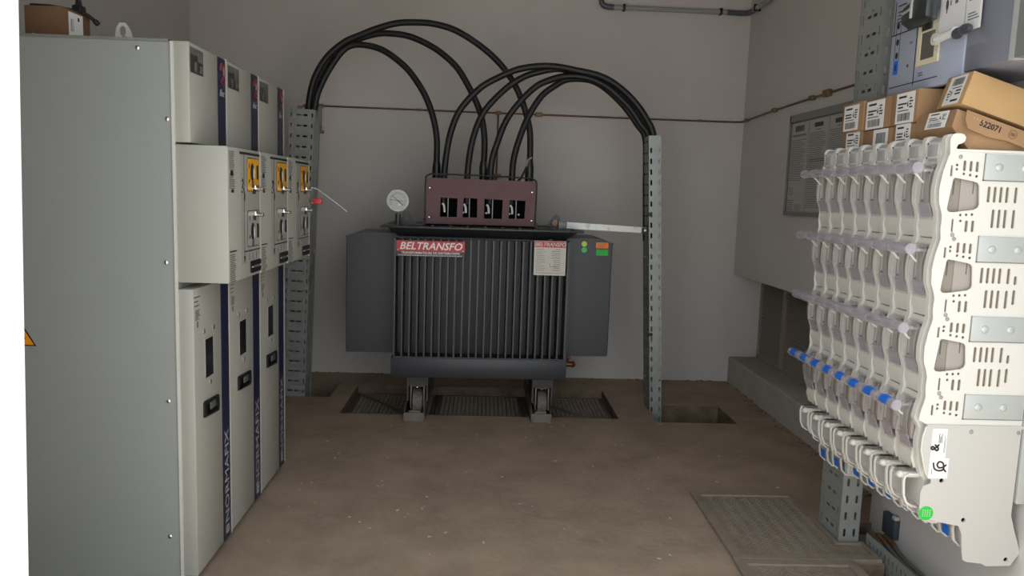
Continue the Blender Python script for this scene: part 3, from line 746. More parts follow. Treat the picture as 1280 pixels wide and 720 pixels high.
# ------------------------------------------------------------------ wall fittings
t = thing('earth_conductor', 'thin copper earth wire clipped along the back and right walls', 'wire', (.3, 5.49, 1.88))
b = MB().m('copper').tube(smooth_path([(-1.28, 5.49, 1.890), (-.5, 5.49, 1.886), (.3, 5.49, 1.883), (1.0, 5.49, 1.880), (1.70, 5.49, 1.880), (1.79, 5.488, 1.882), (1.808, 5.46, 1.884), (1.81, 5.2, 1.893), (1.81, 4.8, 1.902), (1.81, 4.2, 1.910), (1.81, 3.6, 1.915), (1.81, 3.07, 1.918)], 4), .0062, 8)
b.build('wire', t)
for x, y, z, s in ((-1.156, 5.485, 1.888, 1), (-.48, 5.487, 1.886, .7), (.075, 5.485, 1.884, 1), (.36, 5.485, 1.882, 1.2), (.80, 5.487, 1.881, .6), (1.50, 5.487, 1.880, .7)):
    b = MB().m('brass'); b.box(x-.020*s, x+.020*s, y-.016*s, y+.012, z-.012*s, z+.012*s, bev=.004); b.cyl((x+.008*s, y-.02*s, z), (x+.008*s, y-.01, z), .008*s, n=8); b.build('clamp', t)
for y, z, s in ((5.40, 1.886, .8), (4.88, 1.901, 1), (4.32, 1.908, 1), (4.13, 1.911, 1.5)):
    b = MB().m('brass'); b.box(1.790, 1.82, y-.022*s, y+.022*s, z-.012*s, z+.012*s, bev=.004); b.build('clamp', t)
b = MB().m('copper'); b.tube([(-1.156, 5.482, 1.89), (-1.158, 5.486, 1.80), (-1.160, 5.486, 1.72)], .008, 8); b.m('brass').box(-1.185, -1.135, 5.47, 5.498, 1.700, 1.722, bev=.003); b.cyl((-1.16, 5.47, 1.745), (-1.16, 5.495, 1.745), .013, n=8)
b.build('drop_wire', t)
b = MB().m('copper').tube(smooth_path([(.075, 5.488, 1.88), (.075, 5.488, 1.65), (.074, 5.48, 1.45), (.072, 5.40, 1.36)]), .0062, 8); b.m('brass').box(.045, .105, 5.455, 5.485, 1.438, 1.462, bev=.004)
b.build('drop_wire', t)

t = thing('conduit_pipe', 'grey plastic conduit with dark elbows high on the back and right walls', 'pipe', (1.3, 5.47, 2.63))
b = MB().m('pipe_grey').cyl((.845, 5.475, 2.627), (1.66, 5.475, 2.624), .0165, n=14); b.build('pipe', t)
b = MB().m('pipe_grey').cyl((1.795, 5.40, 2.622), (1.795, 3.2, 2.62), .0165, n=14); b.build('pipe', t)
b = MB().m('pipe_dark').tube(smooth_path([(.762, 5.475, 2.80), (.762, 5.475, 2.70), (.768, 5.475, 2.65), (.795, 5.475, 2.630), (.85, 5.475, 2.627)], 5), .0185, 14); b.build('elbow', t)
b = MB().m('pipe_dark').tube(smooth_path([(1.64, 5.475, 2.624), (1.74, 5.475, 2.622), (1.782, 5.463, 2.622), (1.795, 5.42, 2.622), (1.795, 5.36, 2.622)], 5), .0185, 14); b.build('elbow', t)
b = MB().m('pipe_grey').cyl((.762, 5.475, 2.79), (.762, 5.475, 3.298), .0165, n=14); b.build('pipe', t)
for x in (.922, 1.598):
    b = MB().m('ink'); b.box(x-.008, x+.008, 5.452, 5.5, 2.604, 2.648, bev=.003); b.build('clip', t)
b = MB().m('ink'); b.box(1.772, 1.82, 5.30, 5.316, 2.60, 2.645, bev=.003); b.build('clip', t)

# notice board on the right wall
t = thing('notice_board', 'grey framed notice board with columns of small print on the right wall', 'notice board', (1.812, 4.22, 1.26))
F = frame((1.815, 4.605, 1.25), (0, -1, 0), (0, 0, 1)); W, H = .80, .585
b = MB().m('board_grey').quad(F, 0, W, 0, H, .006)
b.build('backing', t)
b = MB().m('zinc_dull').quad(F, 0, W, 0, .022, .014); b.quad(F, 0, W, H-.040, H, .014); b.quad(F, 0, .018, 0, H, .014); b.quad(F, W-.018, W, 0, H, .014); b.m('ink_grey').quad(F, .018, .026, .022, H-.04, .0095); b.quad(F, .026, W, H-.046, H-.04, .0095)
b.build('frame', t)
for k, x0 in enumerate((.03, .285, .54)):
    b = MB().m('paper_dull').quad(F, x0, x0+.235, .03, H-.05, .0075); F3 = F @ Matrix.Translation((0, 0, .0075)); b.m('ink_grey')
    if k == 0:
        b.m('ink')
        for q in range(6): b.quad(F3, x0+.055+.021*q, x0+.068+.021*q, H-.10, H-.066, .0006)
        b.m('ink_grey'); 
        for q in range(9): b.quad(F3, x0+.02+.021*q, x0+.036+.021*q, H-.128, H-.116, .0006)
        y = H-.15
        while y > .20:
            b.quad(F3, x0+.01, x0+random.uniform(.15, .225), y, y+.0032, .0005); y -= .0105
        for (p, q, r_, s_) in ((.02, .09, .12, .17), (.02, .11, .035, .10), (.125, .22, .035, .07)):
            lines(b, F3, x0+p, x0+q, r_, s_, 5, .3); b.quad(F3, x0+p-.004, x0+p-.002, r_, s_)
    else:
        b.m('ink')
        for q in range(8): b.quad(F3, x0+.06+.014*q, x0+.071+.014*q, H-.092, H-.068, .0006)
        b.m('ink_grey').quad(F3, x0+.08, x0+.15, H-.108, H-.104, .0005); y = H-.125
        while y > .05:
            thick = abs(y-.31) < .012
            b.quad(F3, x0+.006, x0+random.uniform(.17, .228), y, y+(.006 if thick else .0032), .0005); y -= .0105
    b.build('printed_sheet', t)

# louvred vents low in the right wall
for k, (ya, yb, lab) in enumerate(((5.035, 5.475, 'brown louvred wall vent next to the back corner, left of its pair'), (4.585, 5.028, 'brown louvred wall vent partly behind the fuse board, right of its pair'))):
    t = thing('wall_vent', lab, 'vent', (2.03, (ya+yb)/2, .19), 'louvred vents low in the right wall')
    b = MB().m('louver'); z0, z1 = .192, .775
    b.box(2.020, 2.045, ya, ya+.022, z0, z1); b.box(2.020, 2.045, yb-.022, yb, z0, z1); b.box(2.020, 2.045, ya, yb, z0, z0+.02); b.box(2.020, 2.045, ya, yb, z1-.02, z1)
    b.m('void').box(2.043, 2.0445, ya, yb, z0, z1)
    b.build('frame', t)
    b = MB().m('louver'); n = 24
    for q in range(n):
        z = z0+.02+(z1-z0-.04)*(q+.1)/n; h = (z1-z0-.04)/n
        b.prism([(2.021, z), (2.037, z+h*.62), (2.041, z+h*.62), (2.024, z-.003)], ya+.02, yb-.02)
    b.build('slats', t)

# ------------------------------------------------------------------ floor covers at the right
def checker_plate(b, poly, x0, x1, y0, y1, z, inside):
    b.m('checker').flat(poly, [], .006, frame((0, 0, z-.006), (1, 0, 0), (0, 1, 0)))
    y = y0+.012; r = 0
    while y < y1-.01:
        x = x0+.012+(r % 2)*.0125
        while x < x1-.01:
            if inside(x, y):
                M = Matrix.Translation((x, y, z)) @ Matrix.Rotation(math.radians(45 if (r+int((x-x0)/.025)) % 2 else -45), 4, 'Z')
                b.box(-.0085, .0085, -.002, .002, 0, .0018, M=M)
            x += .025
        y += .0125; r += 1
def cover(name, lab, outer, inner, insf, bbox):
    t = thing(name, lab, 'floor hatch', ((bbox[0]+bbox[1])/2, (bbox[2]+bbox[3])/2, 0), 'checker plate covers in the floor')
    b = MB().m('checker').flat(outer, [inner], .014, frame((0, 0, .0005), (1, 0, 0), (0, 1, 0))); b.build('frame', t)
    b = MB(); sh = [(p[0], p[1]) for p in inner]
    cx = sum(p[0] for p in sh)/len(sh); cy = sum(p[1] for p in sh)/len(sh)
    sh = [(p[0]+(.003 if p[0] < cx else -.003), p[1]+(.003 if p[1] < cy else -.003)) for p in sh]
    checker_plate(b, sh, *bbox, .0075, insf); b.build('plate', t); return t
cover('floor_hatch', 'checker plate hatch in front of the tray, behind the broken cover',
      [(.955, 2.668), (1.516, 2.668), (1.516, 2.818), (1.415, 2.818), (1.415, 3.31), (.962, 3.31)],
      [(.995, 2.705), (1.500, 2.705), (1.500, 2.802), (1.399, 2.802), (1.399, 3.272), (.998, 3.272)],
      lambda x, y: 1.003 < x < (1.392 if y > 2.795 else 1.492) and 2.712 < y < 3.266, (.98, 1.52, 2.68, 3.30))
cover('floor_hatch', 'checker plate hatch nearest the doorway beside the open trench',
      [(.925, 1.95), (1.402, 1.95), (1.402, 2.660), (.952, 2.660)], [(.965, 1.99), (1.365, 1.99), (1.365, 2.622), (.988, 2.622)],
      lambda x, y: .995 < x < 1.358 and 1.998 < y < 2.614, (.98, 1.38, 1.98, 2.63))
# cable tray lying in the trench with cable ends
t = thing('trench_tray', 'perforated metal tray lying in the trench along the foot of the right wall', 'cable tray', (1.55, 2.5, -.0995))
F = frame((1.530, 2.82, -.045), (0, -1, 0), (0, 0, 1))
b = MB().m('zinc').flat([(0, 0), (1.0, 0), (1.0, .096), (0, .096)], [rr(.03+.028*k, .06, .010, .026, .004, 2) for k in range(34)]+[rr(.03+.028*k, .025, .010, .022, .004, 2) for k in range(34)], .002, F); b.build('side', t)
b = MB().m('zinc_dull'); b.box(1.530, 1.659, 1.98, 2.98, -.032, -.030); b.build('base', t)
b = MB().m('zinc_dull'); b.box(1.56, 1.62, 2.10, 2.13, -.0995, -.032); b.box(1.56, 1.62, 2.80, 2.83, -.0995, -.032); b.build('foot', t)
for k, (dx, dy, lab) in enumerate(((0, 0, 'brass cable lug at the trench end, leftmost of the three'), (.028, -.02, 'brass cable lug at the trench end, middle of the three'), (.058, -.03, 'brass cable lug at the trench end, nearest the wall'))):
    b = MB().m('lead_grey').tube(smooth_path([(1.585+dx, 2.30, -.022), (1.59+dx*.9, 2.55, -.022), (1.60+dx*.7, 2.75+dy, -.018), (1.598+dx*.8, 2.85+dy, -.006)], 4), .0075, 8)
    b.m('brass').tube([(1.598+dx*.8, 2.845+dy, -.006), (1.597+dx*.8, 2.89+dy, .006), (1.596+dx*.8, 2.905+dy, .010)], [.010, .010, .006], 10)
    b.box(1.587+dx*.8, 1.606+dx*.8, 2.90+dy, 2.925+dy, .004, .014, bev=.003)
    tag(b.build('cable_lug', loc=(1.585+dx, 2.30, -.0295)), lab, 'cable end', 'brass lugs in the trench')
b = MB().m('dark_box'); b.box(1.636, 1.659, 2.82, 2.91, .02, .105, bev=.003)
b.m('label_grey').box(1.634, 1.655, 2.818, 2.84, .100, .115, bev=.002)
tag(b.build('junction_box', loc=(1.64, 2.92, -.01)), 'small dark grey box on the wall beneath the fuse board', 'box')

# ------------------------------------------------------------------ low voltage fuse board
YN, PIT, NS = 2.185, .1, 8
PER = .235
def front_x(z):
    """wavy front of the ribs, from the photograph's end panel"""
    prof = [(0, 1.320), (.04, 1.309), (.085, 1.302), (.13, 1.304), (.152, 1.313), (.17, 1.318), (.205, 1.316), (.235, 1.320)]
    d = (1.466-z) % PER
    for (a, xa), (c, xc) in zip(prof, prof[1:]):
        if a <= d <= c: return xa+(xc-xa)*(d-a)/(c-a)+(1.466-z)*.005
    return 1.32
hook = [(1.343, 1.487), (1.341, 1.494), (1.345, 1.503), (1.356, 1.506), (1.364, 1.513), (1.366, 1.523), (1.360, 1.531), (1.350, 1.534), (1.335, 1.534), (1.326, 1.530), (1.321, 1.518), (1.322, 1.500), (1.324, 1.476)]
zs = [1.466-.0146*i for i in range(0, 55)]
wave = [(front_x(z), z) for z in zs if z > .682]
B = thing('distribution_board', 'white low voltage fuse board frame with its end panel, mounted on the right wall', 'fuse board', (1.5, 2.58, .24))
# near end panel with all its cut-outs
F = frame((0, 2.1855, 0), (1, 0, 0), (0, 0, 1))
hs = []
for k in range(4):
    d = -PER*k; e = .0045*k
    P = lambda pts: [(x+e, z+d) for x, z in pts]
    if k < 3: hs.append(P([(1.345, 1.409), (1.340, 1.404), (1.331, 1.330), (1.330, 1.318), (1.336, 1.311), (1.350, 1.310), (1.410, 1.319), (1.421, 1.326), (1.424, 1.335), (1.419, 1.388), (1.414, 1.396), (1.40, 1.400)]))
    for j in range(3): hs.append(P(rr(1.370+.0185*j, 1.4435-.001*j, .009, .030, .0044)))
    hs.append(P(rr(1.333, 1.428, .007, .032, .003))); hs.append(P(circ(1.348, 1.445, .0042, 8))); hs.append(P(circ(1.348, 1.433, .0042, 8)))
    for j in range(3): hs.append(P(circ(1.370+.019*j, 1.4205-.003*j, .0042, 8)))
    if k < 3:
        for j in range(3): hs.append(P(circ(1.372+.017*j, 1.303+.001*j, .0042, 8)))
        for j in range(2): hs.append(P(rr(1.392+.019*j, 1.271, .009, .034, .0044)))
        hs.append(P(rr(1.351, 1.272, .006, .038, .002))); hs.append(P(circ(1.374, 1.286, .0042, 8)))
    if k == 3: continue
    xs_ = [1.449, 1.467, 1.485, 1.503, 1.529]
    for x in xs_: hs.append(P(rr(x, 1.364, .009, .046, .0044)))
    for x in (1.468, 1.486, 1.504, 1.529): hs.append(P(rr(x, 1.295, .009, .054, .0044)))
    if k: hs.append(P(rr(1.551, 1.352, .009, .026, .0044))); hs.append(P(rr(1.551, 1.302, .009, .044, .0044)))
outl = hook[::-1]
outl = [(1.625, .679), (1.625, 1.488)]+[(1.345, 1.487)]+hook[1:]+wave+[(1.334, .679)]
b = MB().m('pvc_white').flat(outl, hs, .0045, F)
b.box(1.338, 1.628, 2.178, 2.190, 1.483, 1.490, bev=.001)
ep = b.build('end_panel', B)
b = MB().m('pvc_grey')
for k in range(4):
    d = -PER*k; e = .0045*k
    b.m('steel_light').box(1.428+e, 1.607+e, 2.176, 2.1808, 1.405+d, 1.478+d, bev=.0012)
    for x in (1.468, 1.545): b.ell((x+e, 2.176, 1.441+d), (.012, .006, .012), 14)
    b.m('zinc_dull').box(1.426+e, 1.609+e, 2.1785, 2.1812, 1.402+d, 1.405+d); b.box(1.426+e, 1.429+e, 2.1785, 2.1812, 1.402+d, 1.48+d)
    p = b.build('metal_plate', ep, props={'label': 'light grey metal plate with two bosses'}); b = MB()
b.bm.free()
for x, z in [(1.355+.0045*k, 1.468-PER*k) for k in range(4)]+[(1.353+.0045*k, 1.245-PER*k) for k in range(3)]: MB().m('zinc').ell((x, 2.180, z), (.006, .004, .006), 8).build('screw', ep)
# pockets seen through the panel's windows
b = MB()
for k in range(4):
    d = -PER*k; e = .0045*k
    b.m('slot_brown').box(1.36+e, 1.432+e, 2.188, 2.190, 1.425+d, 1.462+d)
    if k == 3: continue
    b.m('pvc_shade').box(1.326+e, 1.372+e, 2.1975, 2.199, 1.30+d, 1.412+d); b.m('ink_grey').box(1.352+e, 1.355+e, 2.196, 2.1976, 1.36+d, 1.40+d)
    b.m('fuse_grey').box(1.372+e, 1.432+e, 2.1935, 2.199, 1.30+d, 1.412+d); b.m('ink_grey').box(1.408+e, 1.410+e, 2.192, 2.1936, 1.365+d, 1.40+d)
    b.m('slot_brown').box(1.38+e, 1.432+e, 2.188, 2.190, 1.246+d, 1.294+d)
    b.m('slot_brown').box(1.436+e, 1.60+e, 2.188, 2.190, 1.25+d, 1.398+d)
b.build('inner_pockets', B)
# lower end cover with stickers
F = frame((0, 2.1835, 0), (1, 0, 0), (0, 0, 1))
low = [(1.334, .672), (1.624, .672), (1.622, .40), (1.640, .345), (1.664, .282), (1.650, .262), (1.636, .240), (1.56, .238), (1.545, .246), (1.500, .250), (1.486, .257), (1.480, .290), (1.474, .340), (1.462, .365), (1.428, .371), (1.350, .386), (1.336, .404), (1.334, .470), (1.340, .488), (1.363, .498), (1.3635, .507), (1.357, .513)]
left = [(1.345, .53), (1.336, .56), (1.325, .60), (1.326, .64)]
b = MB().m('pvc_grey').flat(low+left, [circ(1.395, .507, .007, 12), circ(1.475, .384, .007, 12), circ(1.621, .260, .007, 12)], .0055, F)
b.m('void')
for x, z in ((1.395, .507), (1.475, .384), (1.621, .260)): b.flat(circ(x, z, .009, 10), [], .001, frame((0, 2.1855, 0), (1, 0, 0), (0, 0, 1)))
b.m('pvc_white').tube([(p[0], 2.181, p[1]) for p in [(1.334, .672), (1.326, .64), (1.325, .60), (1.336, .56), (1.345, .53), (1.357, .513)]], .003, 6)
b.m('pvc_grey').box(1.334, 1.628, 2.176, 2.1835, .671, .680)
lc = b.build('lower_end_cover', B)
for x in (1.47, 1.615): MB().m('zinc').ell((x, 2.177, .660), (.006, .004, .006), 8).build('screw', lc)
FL = frame((0, 2.1778, 0), (1, 0, 0), (0, 0, 1))
b = MB().m('paper').quad(FL, 1.353, 1.398, .578, .668, .0005); b.quad(FL, 1.352, 1.411, .514, .577, .0005)
b.m('ink').text('&', .036, frame((1.365, 2.177, .609), (0, 0, 1), (-1, 0, 0)), bold=.0012)
F4 = frame((1.384, 2.1771, .551), (1, 0, 0), (0, 0, 1))
b.tube([F4 @ Vector((p[0], p[1], 0)) for p in smooth_path([(-.020, .012, 0), (-.016, -.006, 0), (-.002, -.013, 0), (.012, -.008, 0), (.010, .010, 0), (-.002, .015, 0), (-.008, .006, 0), (-.002, -.003, 0), (.010, -.002, 0), (.020, .006, 0)], 4)], .0026, 6)
b.tube([F4 @ Vector((p[0], p[1], 0)) for p in ((.012, -.006), (.020, -.016))], .0026, 6)
b.m('ink_grey')
F5 = frame((1.378, 2.1775, .624), (0, 0, 1), (-1, 0, 0)); lines(b, F5, 0, .034, -.006, .006, 3, .5); lines(b, F5, -.03, .03, -.017, -.011, 2, .3); b.quad(F5, -.098, -.080, .016, .0175, .0006)
b.build('maker_label', lc, props={'label': 'white maker label with two black curled emblems'})
b = MB().m('sticker_green').flat(circ(1.357, .404, .0225, 24), [], .0006, FL); b.m('pvc_grey')
for j in range(4): 
    for q in range(4): b.quad(FL @ Matrix.Translation((0, 0, .0006)), 1.346+.007*j, 1.349+.007*j, .394+.006*q, .397+.006*q, .0004)
b.build('approval_sticker', lc, props={'label': 'round green sticker'})
b = MB().m('steel_light'); b.box(1.628, 1.659, 2.17, 3.0, .44, 1.50, bev=.002); b.m('pvc_cream').box(1.445, 1.60, 2.203, 2.825, .43, 1.478)
b.box(1.57, 1.62, 2.195, 2.82, .27, .43); b.build('back_frame', B)
b = MB().m('pvc_cream'); b.box(1.37, 1.628, 2.190, 2.825, 1.479, 1.4865); b.box(1.37, 1.417, 2.825, 3.0, 1.479, 1.4865); b.build('top_cover', B)
F = frame((0, 3.004, 0), (1, 0, 0), (0, 0, 1))
b = MB().m('pvc_white').flat([(1.417, .679), (1.417, 1.488), (1.345, 1.487)]+hook[1:]+wave+[(1.334, .679)], [], .004, F); b.build('end_panel', B)

# one fuse strip, built at y = 0 .. PIT, then copied
def strip():
    t = thing('fuse_strip', '', 'fuse switch strip', (1.40, 0, .24), 'white fuse strips of the fuse board')
    b = MB().m('pvc_cream'); y1 = PIT-.001
    b.prism([(1.417, .50), (1.417, 1.478), (1.352, 1.478), (1.348, 1.44), (1.352, .50)], .001, y1)
    # stepped casting below each cover
    for k in range(4):
        z = 1.466-PER*k; e = .005*PER*k
        b.m('pvc_cream').prism([(1.35+e, z-.150), (1.322+e, z-.172), (1.319+e, z-.200), (1.330+e, z-.232), (1.352+e, z-.232)], .026, y1)
        b.m('pvc_cream').prism([(1.352+e, z+.0), (1.326+e, z+.0), (1.320+e, z-.018), (1.352+e, z-.022)], .026, y1)
    b.build('housing', t)
    b = MB().m('pvc_white')
    poly = [(1.36, 1.478)]+[(x, z) for x, z in hook[1:]]+wave+[(1.327, .66), (1.322, .62), (1.330, .56), (1.345, .51), (1.36, .50)]
    b.flat(poly, [], .019, frame((0, .024, 0), (1, 0, 0), (0, 0, 1)))
    b.build('rib', t)
    # cap with grey label windows under the hook
    b = MB().m('pvc_white'); b.prism([(1.352, 1.484), (1.344, 1.502), (1.343, 1.519), (1.332, 1.522), (1.324, 1.512), (1.322, 1.470), (1.326, 1.455), (1.352, 1.455)], .024, y1)
    b.m('label_grey').box(1.3200, 1.323, .036, .088, 1.472, 1.506, bev=.001); b.prism([(1.325, 1.5165), (1.334, 1.5245), (1.340, 1.524), (1.340, 1.5255), (1.333, 1.5265), (1.324, 1.518)], .036, .088)
    b.m('ink').box(1.3205, 1.323, .091, .094, 1.508, 1.513); b.box(1.3205, 1.323, .091, .094, 1.466, 1.471)
    b.m('paper_dull').box(1.3222, 1.324, .040, .085, 1.457, 1.466)
    b.build('label_cap', t)
    for k in range(4):
        z = 1.466-PER*k; e = .005*PER*k
        b = MB().m('fuse_grey').box(1.316+e, 1.355+e, .034, .062, z-.146, z-.030, bev=.006); b.m('pvc_shade').box(1.319+e, 1.355+e, .064, y1-.006, z-.146, z-.030, bev=.006)
        b.m('ink').box(1.3125+e, 1.317+e, .082, .088, z-.128, z-.122); b.box(1.3125+e, 1.317+e, .060, .064, z-.045, z-.038)
        b.build('fuse_link', t)
        b = MB().m('clear_cover')
        prof = [(1.322+e, z-.012), (1.306+e, z-.024), (1.298+e, z-.055), (1.2955+e, z-.090), (1.298+e, z-.118), (1.304+e, z-.134), (1.314+e, z-.160), (1.320+e, z-.180)]
        b.shell(prof, .027, y1, .002); 
        b.prism([(1.304+e, z-.134), (1.320+e, z-.180), (1.345+e, z-.178), (1.345+e, z-.134)], y1-.0025, y1-.0005)
        b.m('ink_grey').box(1.2955+e, 1.2965+e, .060, .0612, z-.13, z-.03)
        b.m('clear_tube').prism([(1.306+e, z-.132), (1.318+e, z-.172), (1.320+e, z-.172), (1.308+e, z-.132)], .034, .088)
        cv = b.build('fuse_cover', t, props={'label': 'clear plastic fuse cover'})
        cx, cz = 1.246+e*.8, z-.031
        b = MB().m('clear_tube'); b.cyl((cx, .0015, cz), (cx, PIT-.0055, cz), .0165, n=20); b.cyl((cx, PIT-.0055, cz), (cx, PIT+.0015, cz), .0150, n=20)
        b.m('clear_cover').prism([(cx+.012, cz-.010), (1.306+e, z-.040), (1.310+e, z-.034), (cx+.014, cz+.002)], .066, .068); b.prism([(cx+.012, cz-.010), (1.306+e, z-.040), (1.310+e, z-.034), (cx+.014, cz+.002)], .034, .036)
        gr = b.build('grip', cv)
        b = MB().m('pvc_white').tube(smooth_path([(1.262+e, .05, cz-.012), (1.275+e, .052, cz-.020), (1.288+e, .054, cz-.033), (1.297+e, .055, cz-.040)]), .003, 6)
        b.build('hinge_hook', cv)
        if k == 3:
            b = MB().m('label_blue'); n = 7
            pts = [(cx+.0171*math.cos(a), cz+.0171*math.sin(a)) for a in [math.radians(70+22*i) for i in range(n)]]
            b.shell(pts, .030, .075, .0006); b.build('blue_tag', cv)
    # bottom: cable compartment with hook catch
    b = MB().m('pvc_white')
    prof1 = [(1.40, .512), (1.318, .515), (1.302, .506), (1.298, .49), (1.302, .445), (1.312, .420), (1.330, .408), (1.352, .403)]
    for ya in (.014, .088): b.prism(prof1+[(1.40, .403)], ya, ya+.006) if False else b.shell(prof1, ya, ya+.007, .0065)
    b.shell([(1.352, .403), (1.352, .394), (1.358, .376), (1.375, .365), (1.405, .360), (1.416, .360)], .006, .013, .006); b.shell([(1.352, .403), (1.352, .394), (1.358, .376), (1.375, .365), (1.405, .360), (1.416, .360)], .078, .085, .006)
    b.box(1.36, 1.415, .004, .097, .41, .505); b.box(1.385, 1.416, .010, .094, .368, .405)
    b.build('terminal_box', t)
    b = MB().m('pvc_white'); b.shell([(1.45, .378), (1.444, .34), (1.451, .302), (1.470, .284), (1.505, .280)], .012, .020, .006); b.shell([(1.45, .378), (1.444, .34), (1.451, .302), (1.470, .284), (1.505, .280)], .082, .090, .006)
    b.box(1.475, 1.515, .012, .090, .290, .37); lcup = b.build('lower_cup', t)
    b = MB().m('clear_cap'); b.shell([(1.320, .512), (1.306, .500), (1.303, .49), (1.306, .445), (1.316, .422), (1.334, .411), (1.36, .407)], .021, .088, .002)
    b.shell([(1.356, .40), (1.356, .394), (1.362, .379), (1.378, .369), (1.405, .364), (1.416, .364)], .013, .078, .002); b.m('fuse_grey').box(1.316, 1.32, .042, .072, .440, .475); b.build('terminal_window', t)
    b = MB().m('clear_cap'); b.shell([(1.454, .378), (1.448, .34), (1.455, .305), (1.473, .289), (1.505, .285)], .020, .082, .002)
    b.m('label_blue').prism([(1.4425, .340), (1.447, .308), (1.4485, .308), (1.444, .340)], .030, .064)
    b.build('lower_window', lcup, props={'label': 'clear lower window with a blue label'})
    b = MB().m('pvc_white'); b.ell((1.296, .030, .507), (.012, .013, .011), 12); b.ell((1.302, .052, .498), (.010, .010, .008), 10); b.box(1.30, 1.36, .022, .036, .498, .515, bev=.004)
    b.m('ink').box(1.305, 1.345, .066, .070, .516, .5185); b.box(1.31, 1.34, .074, .077, .516, .5185); b.m('pvc_shade').box(1.302, 1.35, .060, .082, .513, .5165)
    b.build('catch', t)
    b = MB().m('label_blue').box(1.330, 1.336, .030, .034, .555, .62); b.m('ink_grey').box(1.328, 1.345, .028, .030, .52, .68)
    b.build('phase_mark', t)
    return t
S0 = strip()
names = ['fuse strip nearest the doorway, against the board\'s end panel', 'second fuse strip from the near end panel', 'third fuse strip from the near end panel', 'fourth fuse strip from the near end panel', 'fifth fuse strip from the near end panel', 'third fuse strip from the far end of the board', 'second fuse strip from the far end of the board', 'fuse strip at the far end of the board, beside the notice board']
spots = [(1.40-.0, YN+.0155+i*PIT, .24) for i in range(NS)]
for i in range(NS):
    s = S0 if i == 0 else copy_thing(S0, spots[i])
    for ch in s.children:
        if ch.name.startswith('lower_cup'): ch.location.x = .022-.0085*i-(.02 if i > 5 else 0)
    s.location = spots[i]; s['label'] = 'white plastic '+names[i]

# ------------------------------------------------------------------ cartons on the board
def carton(x0, x1, y0, y1, z0, z1, lab, ly, lz, lw, lh, big=True, tilt=0):
    t = thing('carton', lab, 'carton', ((x0+x1)/2, (y0+y1)/2, z0), 'brown cartons on top of the fuse board')
    b = MB().m('card').box(x0, x1, y0, y1, z0, z1, bev=.002); b.m('card_dark').box(x0+.01, x1-.01, (y0+y1)/2-.0008, (y0+y1)/2+.0008, z1, z1+.0004); b.build('body', t)
    F = frame((x0-.0004, ly, lz), (0, -1, 0), (math.sin(0), math.sin(tilt), math.cos(tilt)))
    b = MB(); carton_label(b, F, lw, lh, big); b.build('shipping_label', t)
    return t
Z = 1.4872
carton(1.362, 1.416, 2.795, 2.945, Z, Z+.102, 'small brown carton of the lower row farthest from the doorway', 2.862, Z+.062, .105, .09)
carton(1.365, 1.60, 2.585, 2.790, Z, Z+.100, 'small brown carton in the middle of the lower row, with a barcode label', 2.665, Z+.068, .10, .062, False)
carton(1.362, 1.60, 2.440, 2.580, Z, Z+.100, 'small brown carton of the lower row nearest the big crushed carton', 2.515, Z+.06, .09, .085)
Z2 = Z+.1025
carton(1.358, 1.416, 2.790, 2.955, Z2, Z2+.108, 'small brown carton of the upper row farthest from the doorway', 2.880, Z2+.054, .115, .092)
carton(1.362, 1.60, 2.603, 2.786, Z2, Z2+.104, 'small brown carton in the middle of the upper row', 2.710, Z2+.050, .125, .098)
carton(1.360, 1.60, 2.440, 2.600, Z2, Z2+.106, 'small brown carton at the near end of the upper row, under the blue panel', 2.512, Z2+.052, .110, .098)
# big crushed carton
t = thing('carton', 'large crushed brown carton stamped 522071 under the tilted one', 'carton', (1.50, 2.29, 1.4872), 'brown cartons on top of the fuse board')
ya, yb = 2.203, 2.432
V = [(1.392, ya, 1.4885), (1.572, ya, 1.4885), (1.572, yb, 1.4885), (1.392, yb, 1.4885), (1.352, ya+.01, 1.606), (1.590, ya+.005, 1.532), (1.590, yb, 1.532), (1.362, yb, 1.606)]
b = MB().m('card')
vv = [b.bm.verts.new(p) for p in V]; mid = b.bm.verts.new((1.343, ya+.015, 1.556)); mid2 = b.bm.verts.new((1.346, yb-.01, 1.556))
for q in ((3, 2, 1, 0), (4, 5, 6, 7), (1, 2, 6, 5), (2, 3, 'm2', 7, 6)):
    b._f([mid2 if i == 'm2' else vv[i] for i in q])
b._f([vv[0], mid, mid2, vv[3]]); b._f([mid, vv[4], vv[7], mid2])
p1 = b.bm.verts.new((1.425, ya-.010, 1.548)); p2 = b.bm.verts.new((1.50, ya-.006, 1.520))
b._f([vv[0], p1, mid]); b._f([mid, p1, vv[4]]); b._f([vv[4], p1, vv[5]]); b._f([p1, p2, vv[5]]); b._f([vv[0], p2, p1]); b._f([vv[0], vv[1], p2]); b._f([p2, vv[1], vv[5]])
b.build('body', t, ang=12)
a_ = Vector((1.352, ya-.016, 1.606)); rgt = Vector((.238, 0, -.074)).normalized(); upv = Vector((.074, 0, .238)).normalized()
FQ = frame(a_, rgt, upv)
b = MB().m('card').flat([(.012, -.002), (.235, -.002), (.240, -.012), (.215, -.046), (.160, -.044), (.10, -.052), (.035, -.050), (.018, -.030)], [], .003, FQ); fp_ = b.build('flap', t)
FQ = FQ @ Matrix.Translation((0, 0, .0031))
b = MB().m('ink').text('522071', .023, FQ @ Matrix.Translation((.095, -.023, 0)), bold=.0007)
b.build('stamp', fp_, props={'label': 'black printed number'}); b = MB()
b.m('card_dark').flat(circ(.165, -.022, .013, 16), [circ(.165, -.022, .011, 16)], .0005, FQ); b.quad(FQ, .158, .172, -.027, -.018, .0004)
for q in range(4): b.m('card_light').flat(circ(.040+.010*q, -.016, .003, 8), [], .0005, FQ)
b.build('round_mark', fp_)
